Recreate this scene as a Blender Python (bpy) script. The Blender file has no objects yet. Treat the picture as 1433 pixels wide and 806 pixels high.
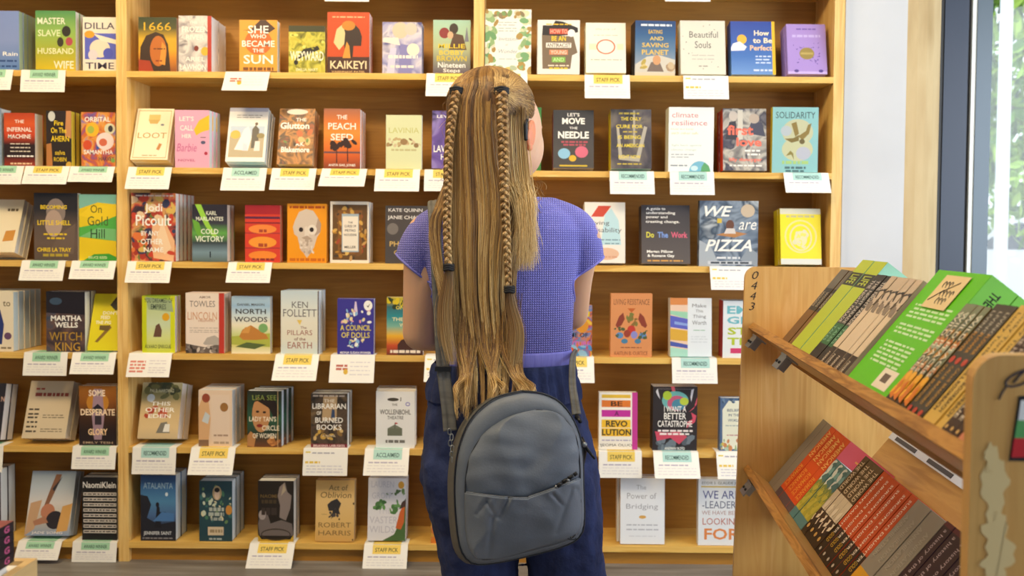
import bpy, bmesh, math, random
from mathutils import Vector, Matrix, Euler, noise as mnoise
random.seed(7)
C = bpy.context.scene.collection
scn = bpy.context.scene
PI = math.pi

# ---------------------------------------------------------------- camera
FPX, CX, CY = 1200.0, 716.5, 366.0      # focal length in pixels, principal point
HORIZON = 330.0
CAM = Vector((0.0, 0.0, 1.163))
_th = math.atan((CY - HORIZON) / FPX); _ro = math.radians(0.5)
_f = Vector((0, math.cos(_th), -math.sin(_th)))
_r0 = Vector((1, 0, 0)); _u0 = Vector((0, math.sin(_th), math.cos(_th)))
_r = _r0 * math.cos(_ro) + _u0 * math.sin(_ro)
_u = _u0 * math.cos(_ro) - _r0 * math.sin(_ro)
def W(px, py, depth):
    """point of the room at distance `depth` along the room's y axis seen at a pixel of the photo"""
    v = _f + _r * ((px - CX) / FPX) - _u * ((py - CY) / FPX)
    return CAM + v * (depth / v.y)
cam_d = bpy.data.cameras.new('camera'); cam = bpy.data.objects.new('camera', cam_d); C.objects.link(cam)
cam_d.sensor_width = 36.0; cam_d.lens = FPX / 1433.0 * 36.0
cam_d.shift_x = 0.0; cam_d.shift_y = -(403.0 - CY) / 1433.0
cam.matrix_world = Matrix(((_r.x, _u.x, -_f.x, CAM.x), (_r.y, _u.y, -_f.y, CAM.y), (_r.z, _u.z, -_f.z, CAM.z), (0, 0, 0, 1)))
cam_d.clip_start = 0.05
cam_d.dof.use_dof = True; cam_d.dof.focus_distance = 1.85; cam_d.dof.aperture_fstop = 4.5
scn.camera = cam
# ---------------------------------------------------------------- world, lights, exposure
w = bpy.data.worlds.new('world'); scn.world = w; w.use_nodes = True
bg = w.node_tree.nodes['Background']; bg.inputs[0].default_value = (0.80, 0.90, 1.0, 1); bg.inputs[1].default_value = 1.25
scn.view_settings.view_transform = 'Standard'; scn.view_settings.look = 'None'
scn.view_settings.gamma = 1.0; scn.view_settings.use_curve_mapping = False
scn.view_settings.exposure = 0.36
scn.cycles.use_denoising = True
scn.cycles.max_bounces = 8; scn.cycles.diffuse_bounces = 4; scn.cycles.transparent_max_bounces = 12
def area(name, loc, target, sx, sy, power, col):
    d = bpy.data.lights.new(name, 'AREA'); d.shape = 'RECTANGLE'; d.size = sx; d.size_y = sy; d.energy = power; d.color = col
    o = bpy.data.objects.new(name, d); C.objects.link(o); o.location = loc
    o.rotation_euler = (Vector(target) - Vector(loc)).to_track_quat('-Z', 'Y').to_euler(); return o
WARM = (1.0, 0.76, 0.43); NEUT = (1.0, 0.93, 0.84); DAY = (0.86, 0.93, 1.0)
area('ceiling_lamp_light', (-1.7, 1.2, 2.95), (-1.4, 3.0, 1.2), 0.5, 0.5, 29, WARM)
area('ceiling_lamp_light', (-0.5, 1.4, 2.95), (-0.1, 3.0, 1.2), 0.5, 0.5, 21, WARM)
area('ceiling_lamp_light', (0.9, 1.0, 2.95), (0.7, 3.0, 1.0), 0.5, 0.5, 10, NEUT)
area('side_window_daylight', (3.3, 1.0, 1.55), (0.2, 1.6, 1.1), 2.6, 2.2, 78, DAY)
area('front_fill_light', (0.6, -3.3, 1.7), (0.0, 3.0, 1.0), 4.0, 2.0, 20, DAY)  # added fill from behind the camera; the front wall has no window
sun = bpy.data.lights.new('sun', 'SUN'); sun.energy = 2.4; sun.angle = 0.01; sun.color = (1.0, 0.96, 0.88)
so = bpy.data.objects.new('sun', sun); C.objects.link(so); so.rotation_euler = Vector((0.25, 0.75, -0.75)).to_track_quat('-Z', 'Y').to_euler()

# ---------------------------------------------------------------- helpers
def lin(h):
    if not isinstance(h, str): return tuple(h) + ((1,) if len(h) == 3 else ())
    h = h.lstrip('#')
    if len(h) == 3: h = ''.join(ch * 2 for ch in h)
    v = [int(h[i:i + 2], 16) / 255 for i in (0, 2, 4)]
    return tuple(x / 12.92 if x <= 0.04045 else ((x + 0.055) / 1.055) ** 2.4 for x in v) + (1,)
_mc = {}
def mat(col, rough=0.6, metal=0.0, name=None, spec=0.5):
    k = (str(col), rough, metal, spec)
    if k in _mc: return _mc[k]
    m = bpy.data.materials.new(name or 'paint'); m.use_nodes = True
    b = m.node_tree.nodes['Principled BSDF']; b.inputs['Base Color'].default_value = lin(col)
    b.inputs['Roughness'].default_value = rough; b.inputs['Metallic'].default_value = metal
    b.inputs['Specular IOR Level'].default_value = spec
    _mc[k] = m; return m
def nodes(m):
    return m.node_tree.nodes, m.node_tree.links, m.node_tree.nodes['Principled BSDF']
def ramp(nt, stops, interp='LINEAR'):
    r = nt.nodes.new('ShaderNodeValToRGB'); r.color_ramp.interpolation = interp
    e = r.color_ramp.elements
    while len(e) < len(stops): e.new(0.5)
    for i, (p, c) in enumerate(stops): e[i].position = p; e[i].color = lin(c)
    return r
def noisemat(name, cols, scale=(1, 1, 1), nscale=5.0, detail=4, rough=0.6, bump=0.0, bscale=None, lo=0.3, hi=0.7, spec=0.5, coord='Object', distortion=0.0):
    m = bpy.data.materials.new(name); m.use_nodes = True; N, Lk, b = nodes(m)
    tc = N.new('ShaderNodeTexCoord'); mp = N.new('ShaderNodeMapping'); mp.inputs['Scale'].default_value = scale
    Lk.new(tc.outputs[coord], mp.inputs[0]); n = N.new('ShaderNodeTexNoise'); n.inputs['Scale'].default_value = nscale; n.inputs['Detail'].default_value = detail
    n.inputs['Distortion'].default_value = distortion
    Lk.new(mp.outputs[0], n.inputs['Vector'])
    r = ramp(m.node_tree, [(lo + (hi - lo) * i / max(1, len(cols) - 1), c) for i, c in enumerate(cols)])
    Lk.new(n.outputs['Fac'], r.inputs[0]); Lk.new(r.outputs[0], b.inputs['Base Color'])
    b.inputs['Roughness'].default_value = rough; b.inputs['Specular IOR Level'].default_value = spec
    if bump:
        bp = N.new('ShaderNodeBump'); bp.inputs['Strength'].default_value = bump; bp.inputs['Distance'].default_value = 0.004
        if bscale:
            n2 = N.new('ShaderNodeTexNoise'); n2.inputs['Scale'].default_value = bscale; n2.inputs['Detail'].default_value = 3
            Lk.new(tc.outputs[coord], n2.inputs['Vector']); Lk.new(n2.outputs['Fac'], bp.inputs['Height'])
        else: Lk.new(n.outputs['Fac'], bp.inputs['Height'])
        Lk.new(bp.outputs[0], b.inputs['Normal'])
    return m
def tag(o, label=None, cat=None, group=None, kind=None):
    if label: o['label'] = label
    if cat: o['category'] = cat
    if group: o['group'] = group
    if kind: o['kind'] = kind
    return o
def empty(name, loc=(0, 0, 0), rot=(0, 0, 0)):
    o = bpy.data.objects.new(name, None); C.objects.link(o); o.location = loc; o.rotation_euler = rot; o.empty_display_size = 0.05; return o
def obj(name, me, parent=None, smooth=False):
    o = bpy.data.objects.new(name, me); C.objects.link(o)
    if parent: o.parent = parent
    if smooth:
        for p in me.polygons: p.use_smooth = True
    return o
class MB:
    """collects polygons with material slots; build() links them as one mesh object"""
    def __init__(s): s.v = []; s.f = []; s.fm = []; s.ms = []
    def slot(s, m):
        if m not in s.ms: s.ms.append(m)
        return s.ms.index(m)
    def add(s, vs, fs, m):
        k = len(s.v); i = s.slot(m); s.v += [tuple(v) for v in vs]
        for f in fs: s.f.append(tuple(j + k for j in f)); s.fm.append(i)
    def box(s, a, b, m, M=None):
        x0, y0, z0 = a; x1, y1, z1 = b
        vs = [Vector(p) for p in ((x0, y0, z0), (x1, y0, z0), (x1, y1, z0), (x0, y1, z0), (x0, y0, z1), (x1, y0, z1), (x1, y1, z1), (x0, y1, z1))]
        if M: vs = [M @ v for v in vs]
        s.add(vs, [(3, 2, 1, 0), (4, 5, 6, 7), (0, 1, 5, 4), (1, 2, 6, 5), (2, 3, 7, 6), (3, 0, 4, 7)], m)
    def prism(s, pts, d, m):
        """pts: 3D polygon, d: extrusion vector"""
        n = len(pts); p0 = [Vector(p) for p in pts]; d = Vector(d); p1 = [p + d for p in p0]
        nrm = sum(((p0[i] - p0[0]).cross(p0[(i + 1) % n] - p0[0]) for i in range(n)), Vector())
        fs = [tuple(range(n)), tuple(range(2 * n - 1, n - 1, -1))] + [((i + 1) % n, i, n + i, n + (i + 1) % n) for i in range(n)]
        if nrm.dot(d) > 0: fs = [tuple(reversed(f)) for f in fs]
        s.add(p0 + p1, fs, m)
    def tube(s, pts, r, m, seg=8, cap=True, flat=None):
        """round tube along pts; r a number or list; flat: (axis vector, factor) squash"""
        pts = [Vector(p) for p in pts]; n = len(pts); vs = []
        rr = r if isinstance(r, (list, tuple)) else [r] * n
        prev = None
        for i, p in enumerate(pts):
            t = (pts[min(i + 1, n - 1)] - pts[max(i - 1, 0)]).normalized()
            a = prev if prev is not None else (Vector((0, 1, 0)) if abs(t.y) < 0.9 else Vector((1, 0, 0)))
            a = (a - t * a.dot(t)).normalized(); prev = a; b = t.cross(a)
            for k in range(seg):
                an = 2 * PI * k / seg; o = a * (math.cos(an) * rr[i]) + b * (math.sin(an) * rr[i])
                if flat: o = o - flat[0] * (o.dot(flat[0]) * (1 - flat[1]))
                vs.append(p + o)
        fs = [(i * seg + k, i * seg + (k + 1) % seg, (i + 1) * seg + (k + 1) % seg, (i + 1) * seg + k) for i in range(n - 1) for k in range(seg)]
        if cap: fs += [tuple(range(seg - 1, -1, -1)), tuple((n - 1) * seg + k for k in range(seg))]
        s.add(vs, fs, m)
    def ball(s, c, r, m, M=None, u=16, v=10):
        c = Vector(c); r = r if isinstance(r, (list, tuple)) else (r, r, r); vs = []; fs = []
        for j in range(v + 1):
            th = PI * j / v
            for i in range(u):
                ph = 2 * PI * i / u; p = Vector((r[0] * math.sin(th) * math.cos(ph), r[1] * math.sin(th) * math.sin(ph), r[2] * math.cos(th)))
                vs.append(c + (M @ p if M else p))
        for j in range(v):
            for i in range(u): fs.append((j * u + i, (j + 1) * u + i, (j + 1) * u + (i + 1) % u, j * u + (i + 1) % u))
        s.add(vs, fs, m)
    def loft(s, rings, m, closed=True, cap=True):
        n = len(rings[0]); vs = [p for r in rings for p in r]; fs = []
        for i in range(len(rings) - 1):
            for k in range(n if closed else n - 1):
                fs.append((i * n + k, i * n + (k + 1) % n, (i + 1) * n + (k + 1) % n, (i + 1) * n + k))
        if cap: fs += [tuple(range(n - 1, -1, -1)), tuple((len(rings) - 1) * n + k for k in range(n))]
        s.add(vs, fs, m)
    def mesh(s, name):
        me = bpy.data.meshes.new(name); me.from_pydata(s.v, [], s.f)
        for m in s.ms: me.materials.append(m)
        me.polygons.foreach_set('material_index', s.fm); me.update(); return me
    def build(s, name, parent=None, smooth=False): return obj(name, s.mesh(name), parent, smooth)
def modded(o, mods, smooth=True):
    """apply a list of (type, settings) modifiers to a mesh object"""
    for t, st in mods:
        md = o.modifiers.new(t, t)
        for k, v in st.items(): setattr(md, k, v)
    dg = bpy.context.evaluated_depsgraph_get(); dg.update()
    me = bpy.data.meshes.new_from_object(o.evaluated_get(dg)); o.modifiers.clear(); o.data = me
    if smooth:
        for p in me.polygons: p.use_smooth = True
    return o
def cr(pts, n=8):
    """Catmull-Rom through tuples"""
    out = []; P = [Vector(p) for p in pts]
    for i in range(len(P) - 1):
        p0, p1, p2, p3 = P[max(i - 1, 0)], P[i], P[i + 1], P[min(i + 2, len(P) - 1)]
        for k in range(n):
            t = k / n; out.append(0.5 * ((2 * p1) + (p2 - p0) * t + (2 * p0 - 5 * p1 + 4 * p2 - p3) * t * t + (3 * p1 - p0 - 3 * p2 + p3) * t ** 3))
    out.append(P[-1]); return out
# lettering: text as flat polygons, normalised to its own bounding box
_tc = {}
def glyphs(text, bold=0.0, shear=0.0):
    k = (text, bold, shear)
    if k in _tc: return _tc[k]
    cu = bpy.data.curves.new('lettering', 'FONT'); cu.body = text; cu.resolution_u = 2; cu.offset = bold; cu.shear = shear; cu.fill_mode = 'FRONT'; cu.align_x = 'CENTER'; cu.space_line = 0.9
    o = bpy.data.objects.new('lettering', cu); C.objects.link(o)
    dg = bpy.context.evaluated_depsgraph_get(); dg.update()
    me = o.evaluated_get(dg).to_mesh()
    vs = [(v.co.x, v.co.y) for v in me.vertices]; fs = [tuple(p.vertices) for p in me.polygons]
    o.evaluated_get(dg).to_mesh_clear(); bpy.data.objects.remove(o); bpy.data.curves.remove(cu)
    if vs:
        x0 = min(v[0] for v in vs); x1 = max(v[0] for v in vs); y0 = min(v[1] for v in vs); y1 = max(v[1] for v in vs)
        vs = [((v[0] - (x0 + x1) / 2) / max(1e-6, x1 - x0), (v[1] - (y0 + y1) / 2) / max(1e-6, y1 - y0)) for v in vs]
    _tc[k] = (vs, fs); return vs, fs
def art2d(items):
    """yield (2D points, faces, colour, layer) in unit cover coordinates (u right, v up)"""
    for k, it in enumerate(items):
        t = it[0]
        if t == 't':
            _, s, u, v, ww, hh, col = it[:7]; vs, fs = glyphs(s, it[7] if len(it) > 7 else 0.012, it[8] if len(it) > 8 else 0.0)
            yield [(u + a * ww, v + b * hh) for a, b in vs], fs, col, k
        elif t == 'r': _, u0, v0, u1, v1, col = it; yield [(u0, v0), (u1, v0), (u1, v1), (u0, v1)], [(0, 1, 2, 3)], col, k
        elif t == 'e':
            _, u, v, ru, rv, col = it[:6]; n = 20
            yield [(u + ru * math.cos(2 * PI * i / n), v + rv * math.sin(2 * PI * i / n)) for i in range(n)], [tuple(range(n))], col, k
        elif t == 'o':
            _, u, v, ru, rv, th, col = it; n = 24; ps = []
            for i in range(n): c, s_ = math.cos(2 * PI * i / n), math.sin(2 * PI * i / n); ps += [(u + ru * c, v + rv * s_), (u + (ru - th) * c, v + (rv - th * 0.7) * s_)]
            yield ps, [(2 * i, (2 * i + 2) % (2 * n), (2 * i + 3) % (2 * n), 2 * i + 1) for i in range(n)], col, k
        elif t == 'p': yield list(it[1]), [tuple(range(len(it[1])))], it[2], k
        elif t == 'l':                       # rows of small print
            _, u0, u1, v, hh, col = it[:6]; rnd = random.Random(int(v * 1000) + int(u0 * 77)); ps = []; fs = []; x = u0
            while x < u1 - 0.02:
                l = min(rnd.uniform(0.05, 0.16), u1 - x); n = len(ps)
                ps += [(x, v - hh / 2), (x + l, v - hh / 2), (x + l, v + hh / 2), (x, v + hh / 2)]; fs.append((n, n + 1, n + 2, n + 3)); x += l + 0.025
            if ps: yield ps, fs, col, k
        elif t == 's':                       # scattered blobs: leaves, petals
            _, u0, v0, u1, v1, n, r, cols, seed = it; rnd = random.Random(seed)
            for q in range(n):
                u = rnd.uniform(u0, u1); v = rnd.uniform(v0, v1); a = rnd.uniform(0, PI); ra = r * rnd.uniform(0.6, 1.4); rb = ra * rnd.uniform(0.35, 0.9)
                ps = []
                for i in range(8):
                    c, s_ = math.cos(PI * i / 4), math.sin(PI * i / 4); x = ra * c * math.cos(a) - rb * s_ * math.sin(a); y = ra * c * math.sin(a) + rb * s_ * math.cos(a)
                    ps.append((min(1, max(0, u + x)), min(1, max(0, v + y * 0.68))))
                yield ps, [tuple(range(8))], cols[q % len(cols)], k + q * 0.02
# ---------------------------------------------------------------- surfaces
D = 3.0                     # distance of the bookcase fronts
def wood(name, cols, axis, rough=0.45, fine=1.0):
    sc = {'x': (0.9, 14, 14), 'y': (14, 0.9, 14), 'z': (14, 14, 0.9)}[axis]
    return noisemat(name, cols, scale=sc, nscale=2.2 * fine, detail=5, rough=rough, bump=0.06, lo=0.32, hi=0.72, distortion=0.6)
PINE = ['#d9a548', '#ecc268', '#e2b258', '#f0ce80']
pine_x = wood('pine_shelf', PINE, 'x'); pine_z = wood('pine_upright', ['#dfae58', '#f0ca80', '#e2b263', '#f2d08a'], 'z')
ply_x = wood('stained_plywood', ['#9c6a22', '#b07c2c', '#a67328', '#b88634'], 'x', 0.55)
wall_m = noisemat('white_plaster', ['#c4c5c7', '#cdced0'], nscale=3, rough=0.85, bump=0.05)
cream_m = noisemat('cream_plaster', ['#b89c6e', '#c4ab7e', '#a88c5e'], scale=(3, 3, 0.6), nscale=3, rough=0.8, bump=0.08)
floor_m = noisemat('grey_floor_boards', ['#6a655f', '#827c75', '#949089'], scale=(0.7, 9, 1), nscale=3, rough=0.5, bump=0.1)
frame_m = mat('#2c3547', 0.4, 0.1, 'slate_frame_paint'); frame_d = mat('#23211f', 0.5, 0.0, 'dark_gasket'); frame_w = mat('#e8ece8', 0.4, 0, 'white_seal')
frame_g = mat('#55616b', 0.35, 0.2, 'grey_aluminium')
def struct(name, mb): o = mb.build(name); o['kind'] = 'structure'; return o
def sbox(name, a, b, m): q = MB(); q.box(a, b, m); return struct(name, q)
sbox('floor', (-4, -4, -0.1), (3.6, D + 0.62, 0.0), floor_m)
sbox('ceiling', (-4, -4, 3.1), (3.6, D + 0.62, 3.2), wall_m)
XW = W(1180, 400, D).x
sbox('wall_left', (-4.1, -4, 0), (-4.0, D + 0.3, 3.1), wall_m)
sbox('wall_front', (-4, -4.1, 0), (3.6, -4.0, 3.1), wall_m)
sbox('wall_back', (-4.0, D + 0.22, 0), (XW + 0.02, D + 0.30, 3.1), wall_m)
# white pier beside the window, its rounded right corner cream
pa = W(1176, 400, D + 0.06); pb = W(1262, 400, D + 0.06); pc = W(1297, 400, D + 0.30)
q = MB(); q.prism([(pa.x, D + 0.06, 0), (pb.x, D + 0.06, 0), (pb.x, D + 0.6, 0), (pa.x, D + 0.6, 0)], (0, 0, 3.1), wall_m); struct('wall_pier', q)
q = MB()
arc = [(pb.x + (pc.x - pb.x) * math.sin(t * PI / 2), D + 0.06 + 0.24 * (1 - math.cos(t * PI / 2))) for t in [i / 8 for i in range(9)]]
q.prism([(x, y, 0) for x, y in arc] + [(pc.x, D + 0.6, 0), (pb.x, D + 0.6, 0)], (0, 0, 3.1), cream_m)
o = struct('trim_1', q)
# window: stepped frame members, then glass
FY = D + 0.34
wx = [W(x, 400, FY).x for x in (1302, 1311, 1344, 1350, 1356, 1377)]
q = MB(); q.box((wx[0], FY - 0.012, 0), (wx[1], FY + 0.12, 3.1), frame_d); q.box((wx[1], FY - 0.016, 0), (wx[2], FY + 0.12, 3.1), frame_m)
q.box((wx[2], FY, 0), (wx[3], FY + 0.12, 3.1), frame_d); q.box((wx[3], FY - 0.012, 0), (wx[4], FY + 0.12, 3.1), frame_w); q.box((wx[4], FY - 0.016, 0), (wx[5], FY + 0.10, 3.1), frame_g)
q.box((wx[5], FY - 0.03, 0), (3.6, FY + 0.10, 0.42), frame_g); q.box((wx[5], FY - 0.03, 2.9), (3.6, FY + 0.10, 3.1), frame_g)
struct('trim_2', q)
gm = bpy.data.materials.new('window_glass'); gm.use_nodes = True
N, Lk, b = nodes(gm); N.remove(b); tr = N.new('ShaderNodeBsdfTransparent'); gl = N.new('ShaderNodeBsdfGlossy'); gl.inputs['Roughness'].default_value = 0.02
mx = N.new('ShaderNodeMixShader'); mx.inputs[0].default_value = 0.035; Lk.new(tr.outputs[0], mx.inputs[1]); Lk.new(gl.outputs[0], mx.inputs[2]); Lk.new(mx.outputs[0], N['Material Output'].inputs[0])
sbox('window_1', (wx[5] - 0.002, FY + 0.03, 0.42), (3.6, FY + 0.036, 2.9), gm)
# right wall with a wide shop window (beyond the photo's edge)
q = MB(); q.box((3.5, -4, 0), (3.6, D + 0.62, 0.4), wall_m); q.box((3.5, -4, 2.75), (3.6, D + 0.62, 3.1), wall_m); q.box((3.5, -4, 0.4), (3.6, -0.6, 2.75), wall_m); q.box((3.5, 2.7, 0.4), (3.6, D + 0.62, 2.75), frame_g)
struct('wall_right', q)
# ---------------------------------------------------------------- bookcases
ROWS = {0: -30, 1: 104, 2: 238.5, 3: 370.5, 4: 499, 5: 630, 6: 763}
ZS = {k: W(716, y, D).z for k, y in ROWS.items()}
ST = 0.021; DEPTH = 0.2
BAYS = []
def px_x(px): return W(px, 400, D).x
def bookcase(x0, x1, label):
    r = empty('bookcase', ((x0 + x1) / 2, D, 0)); tag(r, label, 'bookcase', 'bookcases along the back wall')
    off = Vector(((x0 + x1) / 2, D, 0)); T = 0.018; BAYS.append((x0 + T, x1 - T))
    def part(name, a, b, m): q = MB(); q.box(Vector(a) - off, Vector(b) - off, m); return q.build(name, r)
    part('side_panel', (x0, D, 0), (x0 + T, D + DEPTH, 2.6), pine_z); part('side_panel', (x1 - T, D, 0), (x1, D + DEPTH, 2.6), pine_z)
    part('back_panel', (x0 + T, D + DEPTH - 0.008, 0.0), (x1 - T, D + DEPTH + 0.004, 2.6), ply_x)
    for k, z in ZS.items(): part('shelf', (x0 + T, D, z - ST), (x1 - T, D + DEPTH - 0.008, z), pine_x)
    part('toe_board', (x0 + T, D + 0.02, 0), (x1 - T, D + 0.035, ZS[6] - ST), ply_x)
    return r
xa, xb, xc = px_x(171.5), px_x(667.5), px_x(1168)
bookcase(px_x(-330), xa - 0.0005, 'golden pine bookcase cut off by the left edge of the photo')
bookcase(xa, xb, 'golden pine bookcase in the middle, left of the person')
bookcase(xb + 0.0005, xc, 'golden pine bookcase beside the white wall, right of the person')
q = MB(); q.box((xc + 0.001, D + 0.012, 0), (xc + 0.022, D + DEPTH, 2.6), pine_z); struct('trim_3', q)
# ---------------------------------------------------------------- books
page_m = {}
def pages_mat(col):
    if col in page_m: return page_m[col]
    m = bpy.data.materials.new('page_edges'); m.use_nodes = True; N, Lk, b = nodes(m)
    tc = N.new('ShaderNodeTexCoord'); wv = N.new('ShaderNodeTexWave'); wv.wave_type = 'BANDS'; wv.bands_direction = 'Y'; wv.inputs['Scale'].default_value = 130; wv.inputs['Distortion'].default_value = 1.5
    Lk.new(tc.outputs['Object'], wv.inputs['Vector'])
    c = tuple(min(.9, x * 1.12 + .04) for x in lin(col)[:3]); r = ramp(m.node_tree, [(0, tuple(x * 0.87 for x in c[:3])), (1, c[:3])]); Lk.new(wv.outputs['Fac'], r.inputs[0]); Lk.new(r.outputs[0], b.inputs['Base Color'])
    b.inputs['Roughness'].default_value = 0.9; page_m[col] = m; return m
def cover_mat(base):
    if isinstance(base, str): return mat(base, 0.42, 0, 'printed_cover')
    kind = base[0]; m = bpy.data.materials.new('printed_cover'); m.use_nodes = True; N, Lk, b = nodes(m); b.inputs['Roughness'].default_value = 0.42
    tc = N.new('ShaderNodeTexCoord')
    if kind == 'g':      # printed colour gradient, bottom to top
        sp = N.new('ShaderNodeSeparateXYZ'); Lk.new(tc.outputs['Generated'], sp.inputs[0]); n = len(base[1])
        r = ramp(m.node_tree, [(i / (n - 1), c) for i, c in enumerate(base[1])]); Lk.new(sp.outputs['Z'], r.inputs[0])
    else:                # mottled artwork
        n_ = N.new('ShaderNodeTexNoise'); n_.inputs['Scale'].default_value = base[2]; n_.inputs['Detail'].default_value = 3; n_.inputs['Distortion'].default_value = 0.8
        Lk.new(tc.outputs['Object'], n_.inputs['Vector']); n = len(base[1]); r = ramp(m.node_tree, [(0.32 + 0.36 * i / (n - 1), c) for i, c in enumerate(base[1])]); Lk.new(n_.outputs['Fac'], r.inputs[0])
    Lk.new(r.outputs[0], b.inputs['Base Color']); return m
def book_meshes(w, h, t, base, art, spine=None, hard=True, page='#efe8da', back=None):
    bt = 0.0016 if hard else 0.0007; ov = 0.0015 if hard else 0.0004
    cm = cover_mat(base); sm = mat(spine, 0.42, 0, 'printed_cover') if spine else cm
    q = MB(); x0, x1 = -w / 2, w / 2
    prof = [(x1, 0), (x0, 0), (x0, t), (x1, t), (x1, t - bt), (x0 + bt, t - bt), (x0 + bt, bt), (x1, bt)]
    n = len(prof); vs = [(x, y, 0) for x, y in prof] + [(x, y, h) for x, y in prof]
    q.add(vs, [(1, 0, 7, 6), (2, 1, 6, 5), (3, 2, 5, 4), (n + 6, n + 7, n, n + 1), (n + 5, n + 6, n + 1, n + 2), (n + 4, n + 5, n + 2, n + 3)], cm)
    for i in range(n):
        q.add([vs[i], vs[(i + 1) % n], vs[n + (i + 1) % n], vs[n + i]], [(1, 0, 3, 2)], sm if i in (1, 2) and spine else cm)
    for ps, fs, col, k in art2d(art):
        q.add([(x0 + min(1, max(0, u)) * w, -0.00003 * (k + 1), min(1, max(0, v)) * h) for u, v in ps], fs, mat(col, 0.42, 0, 'printed_ink'))
    cover = q.mesh('cover')
    q = MB(); q.box((x0 + bt, bt, ov), (x1 - ov, t - bt, h - ov), pages_mat(page)); return cover, q.mesh('pages')
ORD = ['', 'second', 'third', 'fourth', 'fifth', 'sixth']
SHELFN = {1: 'top', 2: 'second', 3: 'third', 4: 'fourth', 5: 'fifth', 6: 'bottom'}
DESC = {}; nbooks = 0
def B(key, row, x0, x1, yt, yb, n, desc, base, art, tilt=0, yaw=0, T=None, hard=True, spine=None, page='#efe8da', jit=0.0012, set_=0.012, steps=None):
    """a face-out stack: x0,x1 the front cover's bottom corners, yt/yb its top and bottom, all read off the photo and carried to the shelf"""
    global nbooks
    DESC[key] = desc; z = ZS[row]; ph = math.radians(tilt); t = T if T else (0.03 if hard else 0.022)
    yf = D + set_; T_all = n * t + (n - 1) * 0.0012
    zb = z + T_all * math.sin(ph) + 0.0006
    pa_, pb_ = W(x0, yb, yf), W(x1, yb, yf); bay = next(bb for bb in BAYS if bb[0] - .06 < (pa_.x + pb_.x) / 2 < bb[1] + .06)
    xl_, xr_ = max(pa_.x, bay[0] + .003), min(pb_.x, bay[1] - .003); wdt = xr_ - xl_; cx = (xl_ + xr_) / 2
    L = 0.2
    for _ in range(6):
        pt = W((x0 + x1) / 2, yt, yf + L * math.sin(ph)); L = max(0.08, (pt.z - zb) / math.cos(ph))
    cover, pages = book_meshes(wdt, L, t, base, art, spine, hard, page)
    rot = Matrix.Rotation(math.radians(yaw), 4, 'Z') @ Matrix.Rotation(-ph, 4, 'X'); rnd = random.Random(key)
    for i in range(n):
        dx = 0 if i == 0 else rnd.uniform(-jit, jit)
        if steps and i: dx = steps * i
        off = rot @ Vector((dx, i * (t + 0.0012), 0 if not i or tilt else 0.0))
        r = empty('book', Vector((cx, yf, zb)) + off, rot.to_euler()); nbooks += 1
        case = 'left' if x1 < 170 else ('middle' if x1 < 668 else 'right-hand')
        tag(r, desc if i == 0 else '%s copy behind the %s' % (ORD[i], desc), 'book', 'face-out books on the %s shelf of the %s bookcase' % (SHELFN[row], case))
        c = obj('cover', cover, r); p = obj('pages', pages, r)
K = '#1d1a1c'; Wh = '#f6f3ea'; Y = '#f4d21f'; G = '#d8a93a'
def T(s, u, v, w, h, c=Wh, b=0.014, sh=0.0): return ('t', s, u, v, w, h, c, b, sh)
def LL(u0, u1, vs, c, h=0.018): return [('l', u0, u1, v, h, c) for v in vs]
# -- left bookcase
B('l1a', 1, -42, 27, 15, 97, 4, 'pale blue book with white lettering at the left edge', ('g', ['#5f82b8', '#8496c8', '#7f93c9']), [T('Rain', .82, .28, .3, .07), ('l', .1, .95, .16, .03, '#2c4a80'), ('l', .1, .95, .07, .03, '#2c4a80')], spine='#3d5f9a', hard=False, page='#9db08e', T=.025)
B('l1b', 1, 50, 106, 15, 98, 3, 'green and yellow book with white block lettering', ('g', ['#d8b51c', '#a9ad34', '#8fb555', '#4f8f55']), [T('MASTER', .4, .83, .7, .11, '#e9ead2'), T('SLAVE', .34, .63, .56, .11, '#e0e6bb'), T('HUSBAND', .5, .33, .9, .1, '#ece8b9'), T('WIFE', .7, .1, .5, .13, '#f0ead0'), ('e', .77, .66, .11, .09, '#2c2a22'), ('e', .62, .48, .08, .08, '#3a3526'), ('e', .84, .49, .09, .07, '#b24a53')], T=.03)
B('l1c', 1, 116, 163.5, 24, 98, 1, 'cream book with two dark words around a blue and white picture', '#ece0cc', [T('DILLA', .5, .84, .88, .12, '#4a4355', .01), ('r', .06, .22, 1, .7, '#5b63c2'), ('e', .5, .42, .3, .17, '#e9d9c0'), ('p', [(.3, .7), (1, .58), (1, .5), (.55, .56)], '#efe2cb'), ('e', .3, .3, .14, .1, '#dcd2d4'), ('e', .75, .33, .15, .1, '#5058b8'), ('e', .2, .68, .15, .07, '#e2a02e'), T('TIME', .5, .1, .84, .12, '#4a4355', .01)])
B('l2a', 2, -56, 2, 151, 228, 1, 'grey blue book almost hidden at the left edge', '#8ea2b4', [('l', .1, .9, .7, .08, '#566a80')], T=.06, page='#c4ccd0')
B('l2b', 2, 6, 49, 158, 228, 1, 'red and black book with white lettering lines', ('g', ['#a2351c', '#2a1a1a', '#2e1d1d', '#cc4520', '#d95a28', '#b8401f']), [T('THE', .5, .84, .3, .06), T('INFERNAL', .5, .69, .8, .08), T('MACHINE', .5, .56, .74, .08)] + LL(.2, .85, [.42, .35, .28], '#e8ddc8') + [('l', .1, .95, .19, .03, Wh), ('l', .2, .9, .05, .03, '#e8c29b')], T=.055, page='#d8cfc0')
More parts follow.
